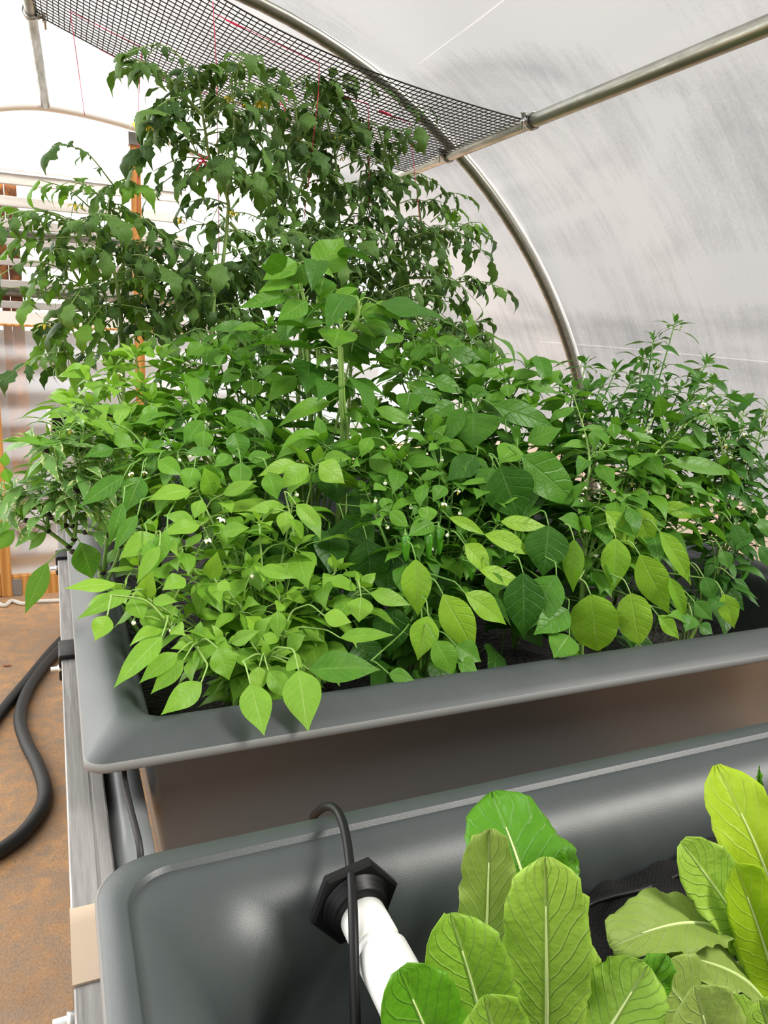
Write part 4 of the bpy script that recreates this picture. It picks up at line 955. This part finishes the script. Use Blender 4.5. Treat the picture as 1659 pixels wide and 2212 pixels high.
# ------------------------------------------------------------------ tomato plants
def tleaf(pl, q, e, m=None, size=1.0, sag=.12, hi=False):
    """compound tomato leaf: arching stalk from q to e, lobed leaflets hanging and curling from it"""
    q = np.asarray(q, float); e = np.asarray(e, float); h = e - q; L = np.linalg.norm(h)
    mid = q + h * .5 + np.array([0, 0, sag * L]); c = spline([q, mid, e], 6)
    pl.st.tube(c, np.linspace(.0022, .0009, len(c)), 5, False)
    ax = nrm(h); sd = nrm(np.cross(ax, [0, 0, 1]) + 1e-4 * rv()); dn = np.array([0, 0, -1.])
    ns, nt_ = (14, 6) if hi else (12, 4)
    for f, sc in ((.30, .55), (.42, .28), (.55, .85), (.66, .30), (.78, .95)):
        k = int(f * (len(c) - 1)); p0 = c[k]
        for sg in (-1, 1):
            l = .064 * size * sc * random.uniform(.85, 1.2); d = nrm(ax * random.uniform(.3, .7) + sg * sd * random.uniform(.5, 1.0) + dn * random.uniform(.2, 1.1))
            st = p0 + d * l * .22 + [0, 0, .003]; pl.st.tube([p0, (p0 + st) / 2 + [0, 0, .002], st], .0008, 4, False)
            leaf(pl.leaves(m), st, st + d * l, l * random.uniform(.5, .66), nrm(np.array([0, 0, .8]) + ax * .3 - np.array(nrm(st)) * .3 + .3 * rv()), 'ovate', random.uniform(.1, .4), random.uniform(.02, .1), random.uniform(.2, .7), .06, ns, nt_, random.random(), .36, random.choice((2.5, 3.2)), random.uniform(.15, .6))
    l = .085 * size * random.uniform(.9, 1.15); d = nrm(ax * .7 + dn * random.uniform(.4, 1.2) + .2 * rv())
    leaf(pl.leaves(m), e, e + d * l, l * .66, nrm(np.array([0, 0, .7]) + ax * .6 + .2 * rv()), 'ovate', random.uniform(.1, .35), .06, random.uniform(.2, .6), .06, ns, nt_, random.random(), .38, 3.2, random.uniform(.25, .65))
def tomato(label, y, stems, leaves_, fill, bx=None, light=None, size=1.0, flowers=(), low=.22):
    b0 = at_y(*stems[0][0], y)
    pl = Plant('tomato_plant', label, 'tomato plant', soil_at(b0[0] if bx is None else bx, min(y, 2.75)), 'leaf_tomato', 'stem_tomato')
    first = True
    for sp_ in stems:
        pts = [at_y(u, v, y) for u, v in sp_]
        if first: pts = [pl.base, (pl.base * .4 + pts[0] * .6)] + pts
        pl.stem(pts, .0072 if first else .0052, .0030); first = False
    for e in leaves_:
        bu, bv, tu, tv = e[:4]; kw = e[4] if len(e) > 4 else {}
        dy = kw.get('dy', random.uniform(-.08, .04)); tleaf(pl, at_y(bu, bv, y), at_y(tu, tv, y + dy), kw.get('m', light), size * kw.get('s', 1.0), kw.get('sag', .12), True)
    K = [k for k in pl.sk if k[2] > SOIL + low]
    for i in range(fill):
        q = K[int((i + random.random()) / fill * (len(K) - 1))]; a = i * 2.4 + random.uniform(-.4, .4); l = random.uniform(.13, .23) * size
        tleaf(pl, q, q + np.array([math.cos(a) * l, math.sin(a) * l * .9, random.uniform(-.10, .07)]), None, size * random.uniform(.85, 1.15), random.uniform(.06, .2))
    for (u, v) in flowers: pl.flower(at_y(u, v, y - .05), 'yellow')
    pl.done()
lt = dict(m='leaf_tomato_light')
tomato('left tomato plant with arched pale stem, leaves reaching the left picture edge', 2.25,
       [[(262, 720), (256, 639), (247, 591), (225, 534), (193, 510), (130, 470), (75, 450)], [(247, 606), (208, 624), (178, 615), (154, 579), (120, 537)], [(247, 606), (265, 573), (274, 543)], [(175, 620), (158, 660), (142, 697), (140, 760)], [(240, 560), (235, 480), (240, 420), (250, 395)]],
       [(211, 464, 85, 388, lt), (193, 500, 40, 455, lt), (150, 485, 10, 480, lt), (230, 440, 150, 392, lt), (120, 537, 80, 600, lt), (120, 537, 170, 560, lt), (175, 618, 70, 645, lt), (175, 615, 75, 605, lt), (145, 697, 78, 760, lt), (140, 720, 150, 800, dict(lt, s=1.25)), (160, 660, 120, 740, lt), (130, 470, 60, 530, lt),
        (245, 440, 285, 460), (250, 400, 210, 420), (250, 395, 300, 400), (240, 470, 210, 540, lt), (256, 620, 330, 600), (250, 650, 190, 700), (255, 680, 200, 760), (260, 640, 300, 690), (255, 690, 170, 690), (260, 700, 260, 770), (100, 460, 30, 530, lt)],
       34, light='leaf_tomato_light', flowers=[(162, 440), (95, 700)])
tomato('central tomato plant with thick forked pale stem climbing the straight twine', 2.2,
       [[(455, 760), (467, 594), (479, 579), (491, 477), (490, 425), (455, 350), (443, 281), (438, 248), (428, 160)], [(490, 425), (500, 370), (509, 311), (505, 250), (500, 165)], [(438, 248), (410, 220), (383, 187), (325, 139)], [(443, 262), (506, 205), (560, 190)], [(496, 480), (530, 520), (562, 575)], [(455, 345), (420, 330), (380, 300)]],
       [(383, 187, 295, 128, dict(sag=.1)), (325, 139, 272, 148), (446, 258, 600, 190), (443, 290, 560, 310, dict(s=1.25)), (443, 280, 390, 300), (440, 250, 360, 250), (430, 200, 380, 190), (428, 170, 470, 140), (428, 160, 400, 150), (455, 350, 400, 380), (455, 345, 330, 370), (460, 360, 320, 420), (490, 425, 560, 370), (495, 420, 600, 370),
        (490, 440, 400, 440), (500, 310, 540, 280), (505, 250, 560, 240), (500, 170, 535, 130), (500, 165, 460, 150), (485, 500, 560, 520), (480, 520, 560, 590), (480, 550, 420, 560), (470, 600, 520, 620), (465, 640, 400, 660), (462, 660, 540, 670), (380, 300, 300, 320), (380, 300, 340, 260), (410, 220, 340, 230), (465, 620, 350, 600), (460, 690, 520, 720), (330, 300, 290, 360), (458, 720, 400, 720)],
       30, flowers=[(495, 208), (320, 270), (292, 262), (390, 472), (503, 457), (532, 225), (560, 222)])
tomato('tomato plant behind and right of the central one, top touching the net', 2.5,
       [[(650, 640), (640, 560), (632, 450), (618, 340), (610, 300)], [(632, 450), (660, 380), (690, 300), (688, 200)], [(618, 340), (640, 270), (630, 180)]],
       [(630, 180, 600, 150), (630, 180, 690, 165), (632, 200, 580, 190), (688, 210, 740, 180), (688, 220, 720, 170), (690, 240, 745, 240), (640, 260, 600, 240), (640, 270, 690, 280), (618, 330, 560, 330), (618, 340, 680, 330), (625, 380, 570, 400), (632, 430, 700, 420), (632, 450, 570, 470), (636, 500, 700, 500), (640, 560, 580, 560), (645, 600, 700, 590), (660, 360, 720, 370)],
       36, flowers=[(640, 300), (575, 225), (672, 320)])
tomato('tall tomato plant right of centre with one long bare top shoot', 2.6,
       [[(760, 700), (745, 600), (735, 500), (728, 420), (724, 340), (705, 250), (702, 195)], [(735, 500), (770, 440), (780, 370)]],
       [(702, 195, 740, 165, dict(s=1.1)), (702, 195, 690, 175), (703, 205, 755, 215), (724, 340, 790, 330), (724, 340, 660, 360), (728, 400, 790, 410), (780, 370, 830, 380), (735, 480, 800, 470), (735, 500, 680, 520), (745, 580, 800, 580), (745, 600, 690, 620), (750, 640, 820, 650), (775, 400, 840, 420), (724, 330, 700, 300), (770, 440, 830, 470)],
       40, flowers=[(732, 292), (690, 335)])
tomato('right tomato plant beside the hoop with long sprays drooping toward the film', 2.62,
       [[(930, 760), (900, 690), (880, 600), (868, 520), (860, 440), (835, 340), (815, 270)], [(880, 600), (910, 520), (905, 440)], [(900, 690), (960, 700), (1010, 720)], [(868, 520), (930, 500), (980, 500)], [(880, 600), (940, 600), (990, 610)]],
       [(815, 270, 780, 275), (817, 275, 850, 285), (820, 290, 770, 300), (830, 320, 885, 310), (850, 380, 800, 380), (855, 400, 900, 380), (860, 440, 930, 440), (905, 440, 960, 440), (980, 500, 1040, 480, dict(lt)), (980, 490, 1050, 510), (940, 500, 1000, 540), (930, 480, 990, 450, lt), (868, 520, 820, 540), (990, 610, 1045, 620), (985, 605, 1030, 600), (940, 600, 1000, 650), (960, 650, 1010, 680, lt), (880, 620, 830, 640), (1010, 720, 1080, 750, dict(s=1.1)), (1010, 715, 1060, 720), (980, 705, 1040, 760), (960, 700, 1020, 780), (900, 690, 850, 700), (905, 700, 960, 760), (1020, 720, 1075, 780), (910, 520, 965, 560, lt), (1000, 720, 1050, 690)],
       56, bx=1.15, flowers=[(738, 340)])
tomato('dense dark tomato plant filling in behind the tall central pepper', 2.4,
       [[(560, 740), (560, 640), (570, 560), (580, 480)], [(560, 640), (640, 600), (700, 560), (740, 500)], [(700, 560), (790, 590), (850, 640)], [(560, 700), (480, 650), (400, 600), (340, 560)], [(400, 600), (360, 650), (330, 720)], [(850, 640), (890, 700), (940, 740)]],
       [(740, 500, 790, 490), (790, 590, 850, 570), (850, 640, 900, 620), (850, 640, 820, 700), (890, 700, 950, 690), (890, 690, 860, 750), (340, 560, 290, 560), (340, 560, 320, 610), (360, 650, 300, 650), (330, 700, 280, 700), (400, 600, 430, 650), (480, 650, 440, 700), (480, 650, 520, 690), (700, 560, 680, 620), (940, 740, 1000, 740), (330, 560, 380, 520)],
       100, bx=.75, low=.35)

# ------------------------------------------------------------------ lettuces
def lettuce(label, base, lst, ms):
    t = thing('romaine_lettuce', label, 'lettuce', base)
    for bu, bv, tu, tv, wd, y, dy, k in lst:
        q = at_y(bu, bv, y); e = at_y(tu, tv, y + dy); dist = np.linalg.norm((q + e) / 2); b = MB()
        kw = dict(fold=.22, arch=.05, curl=.05, wave=.035, ns=34, nt=16, tint=random.uniform(.3, .8)); kw.update({a: c for a, c in k.items() if a in ('fold', 'arch', 'curl', 'wave', 'tint', 'tipcurl', 'bend')})
        face = k.get('face', .8); N0 = nrm(nrm(-(q + e) / 2) * face + np.array([0, 0, .3]) + np.array(k.get('n', (0, 0, 0))))
        leaf(b, q, e, wd * dist / F * 1.03, N0, k.get('prof', 'romaine'), **kw)
        # ruffled margin and puckering between the veins
        V = b.v[0]; U = b.uv[0]; ed = np.abs(U[:, 0] - .5) * 2
        rf = k.get('rf', 1.0); ph = random.random() * 6
        Sd = nrm(np.cross(e - q, N0)); sg = np.sign(U[:, 0:1] - .5)
        V += Sd * sg * (ed[:, None] ** 8) * (.0009 * np.sin(U[:, 1:2] * 52 + ph) + .0009 * np.sin(U[:, 1:2] * 91 + 2 * ph))
        V += N0 * rf * (.0050 * np.sin(U[:, 1:2] * 24 + sg * 1.7 + ph) * (ed[:, None] ** 2.5) + .0022 * np.sin(U[:, 1:2] * 47 + ph) * ed[:, None] ** 4)
        V += N0 * 0 * (.0028 * np.sin(U[:, 1:2] * 38 + ed[:, None] * 4) * (ed[:, None] ** 3)) + N0 * (.0011 * np.sin((U[:, 1:2] - .42 * ed[:, None] / 2) * 60)) * np.minimum(ed, 1 - ed)[:, None] * 2
        V += N0 * (-.002 * np.exp(-(ed[:, None] * 9) ** 2))
        o = b.build('leaf', M[k.get('m', ms)], t)
        so_ = o.modifiers.new('thickness', 'SOLIDIFY'); so_.thickness = .0007; so_.offset = 0
        # pale midrib
        s_ = np.arange(17 * 35).reshape(35, 17)[:, 8]; rb = MB(); pts = V[s_][:30]
        rb.tube(pts + N0 * .0016, np.linspace(.0036, .0006, 30), 8); r = rb.build('midrib', M['midrib'], t); r.parent = o
    b = MB(); b.lathe(np.array(base) + [0, 0, -.02], (0, 0, 1), [(0, .008), (.02, .018), (.05, .02), (.07, .008)], 12); b.build('stem', M['lettuce_pale'], t)
    return t
yl = .47
A = at_y(1110, 2400, yl)
lettuce('upright romaine lettuce at bottom centre beside the white pipe', A,
        [(1172, 2080, 1095, 1757, 178, .50, .02, dict(m='lettuce_dark', tipcurl=.42, fold=.1, tint=.5, arch=.06, wave=.05)),
         (1165, 2100, 1190, 1800, 120, .52, .03, dict(m='lettuce_dark', tipcurl=.2, tint=.8)),
         (1045, 2200, 1058, 1790, 106, .47, .0, dict(m='lettuce_pale', tint=.1, fold=.25)),
         (1225, 2120, 1222, 1900, 60, .49, .0, dict(m='lettuce_dark', tint=.1)),
         (1050, 2400, 972, 1972, 150, .43, -.01, dict(bend=.03)),
         (1180, 2420, 1178, 1850, 148, .42, .0, dict(fold=.14, tint=.8)),
         (1235, 2400, 1232, 1925, 84, .435, .0, dict(fold=.3, tint=.9, n=(.6, 0, 0))),
         (985, 2420, 862, 2092, 150, .41, -.02, dict(m='lettuce_dark', tint=1.0)),
         (1190, 2440, 1400, 2085, 138, .40, -.01, dict(tint=.5, fold=.1)),
         (1290, 2330, 1440, 2062, 66, .405, -.005, dict(m='lettuce_dark', tint=1, wave=.09)),
         (1110, 2450, 1045, 2150, 130, .385, -.02, dict(tint=.4))], 'lettuce')
B = at_y(1690, 2420, .50)
lettuce('pale yellow green lettuce at the lower right corner', B,
        [(1690, 2060, 1612, 1732, 124, .50, -.02, dict(m='lettuce_yellow', tipcurl=.25, tint=.7)),
         (1640, 1860, 1640, 1655, 50, .54, .0, dict(m='lettuce_dark', tint=1, fold=.5, prof='lance')),
         (1650, 2110, 1470, 1818, 112, .475, -.01, dict(m='lettuce', tint=1, wave=.08, fold=.3)),
         (1690, 2210, 1588, 1868, 104, .455, -.01, dict(m='lettuce_yellow', tint=.2, wave=.07, fold=.3)),
         (1582, 2062, 1318, 2045, 118, .47, -.03, dict(m='lettuce_pale', tint=.2, arch=.16, fold=.25, n=(0, 0, 1.2))),
         (1650, 2170, 1440, 2062, 120, .44, -.01, dict(m='lettuce_pale', tint=.6, arch=.08, n=(0, 0, .8))),
         (1600, 2380, 1420, 2098, 150, .41, -.01, dict(m='lettuce_pale', tint=.5, arch=.05, fold=.1)),
         (1690, 2300, 1525, 2165, 66, .40, -.01, dict(m='lettuce', tint=.7, fold=.3, arch=.1)),
         (1700, 2300, 1640, 2050, 100, .46, -.01, dict(m='lettuce', tint=.3)),
         (1720, 2150, 1690, 1850, 130, .49, -.01, dict(m='lettuce_yellow', tint=.8)),
         (1560, 2420, 1500, 2130, 130, .375, -.02, dict(m='lettuce_pale', tint=.8)),
         (1700, 2420, 1640, 2160, 130, .38, -.02, dict(m='lettuce', tint=.9))], 'lettuce')
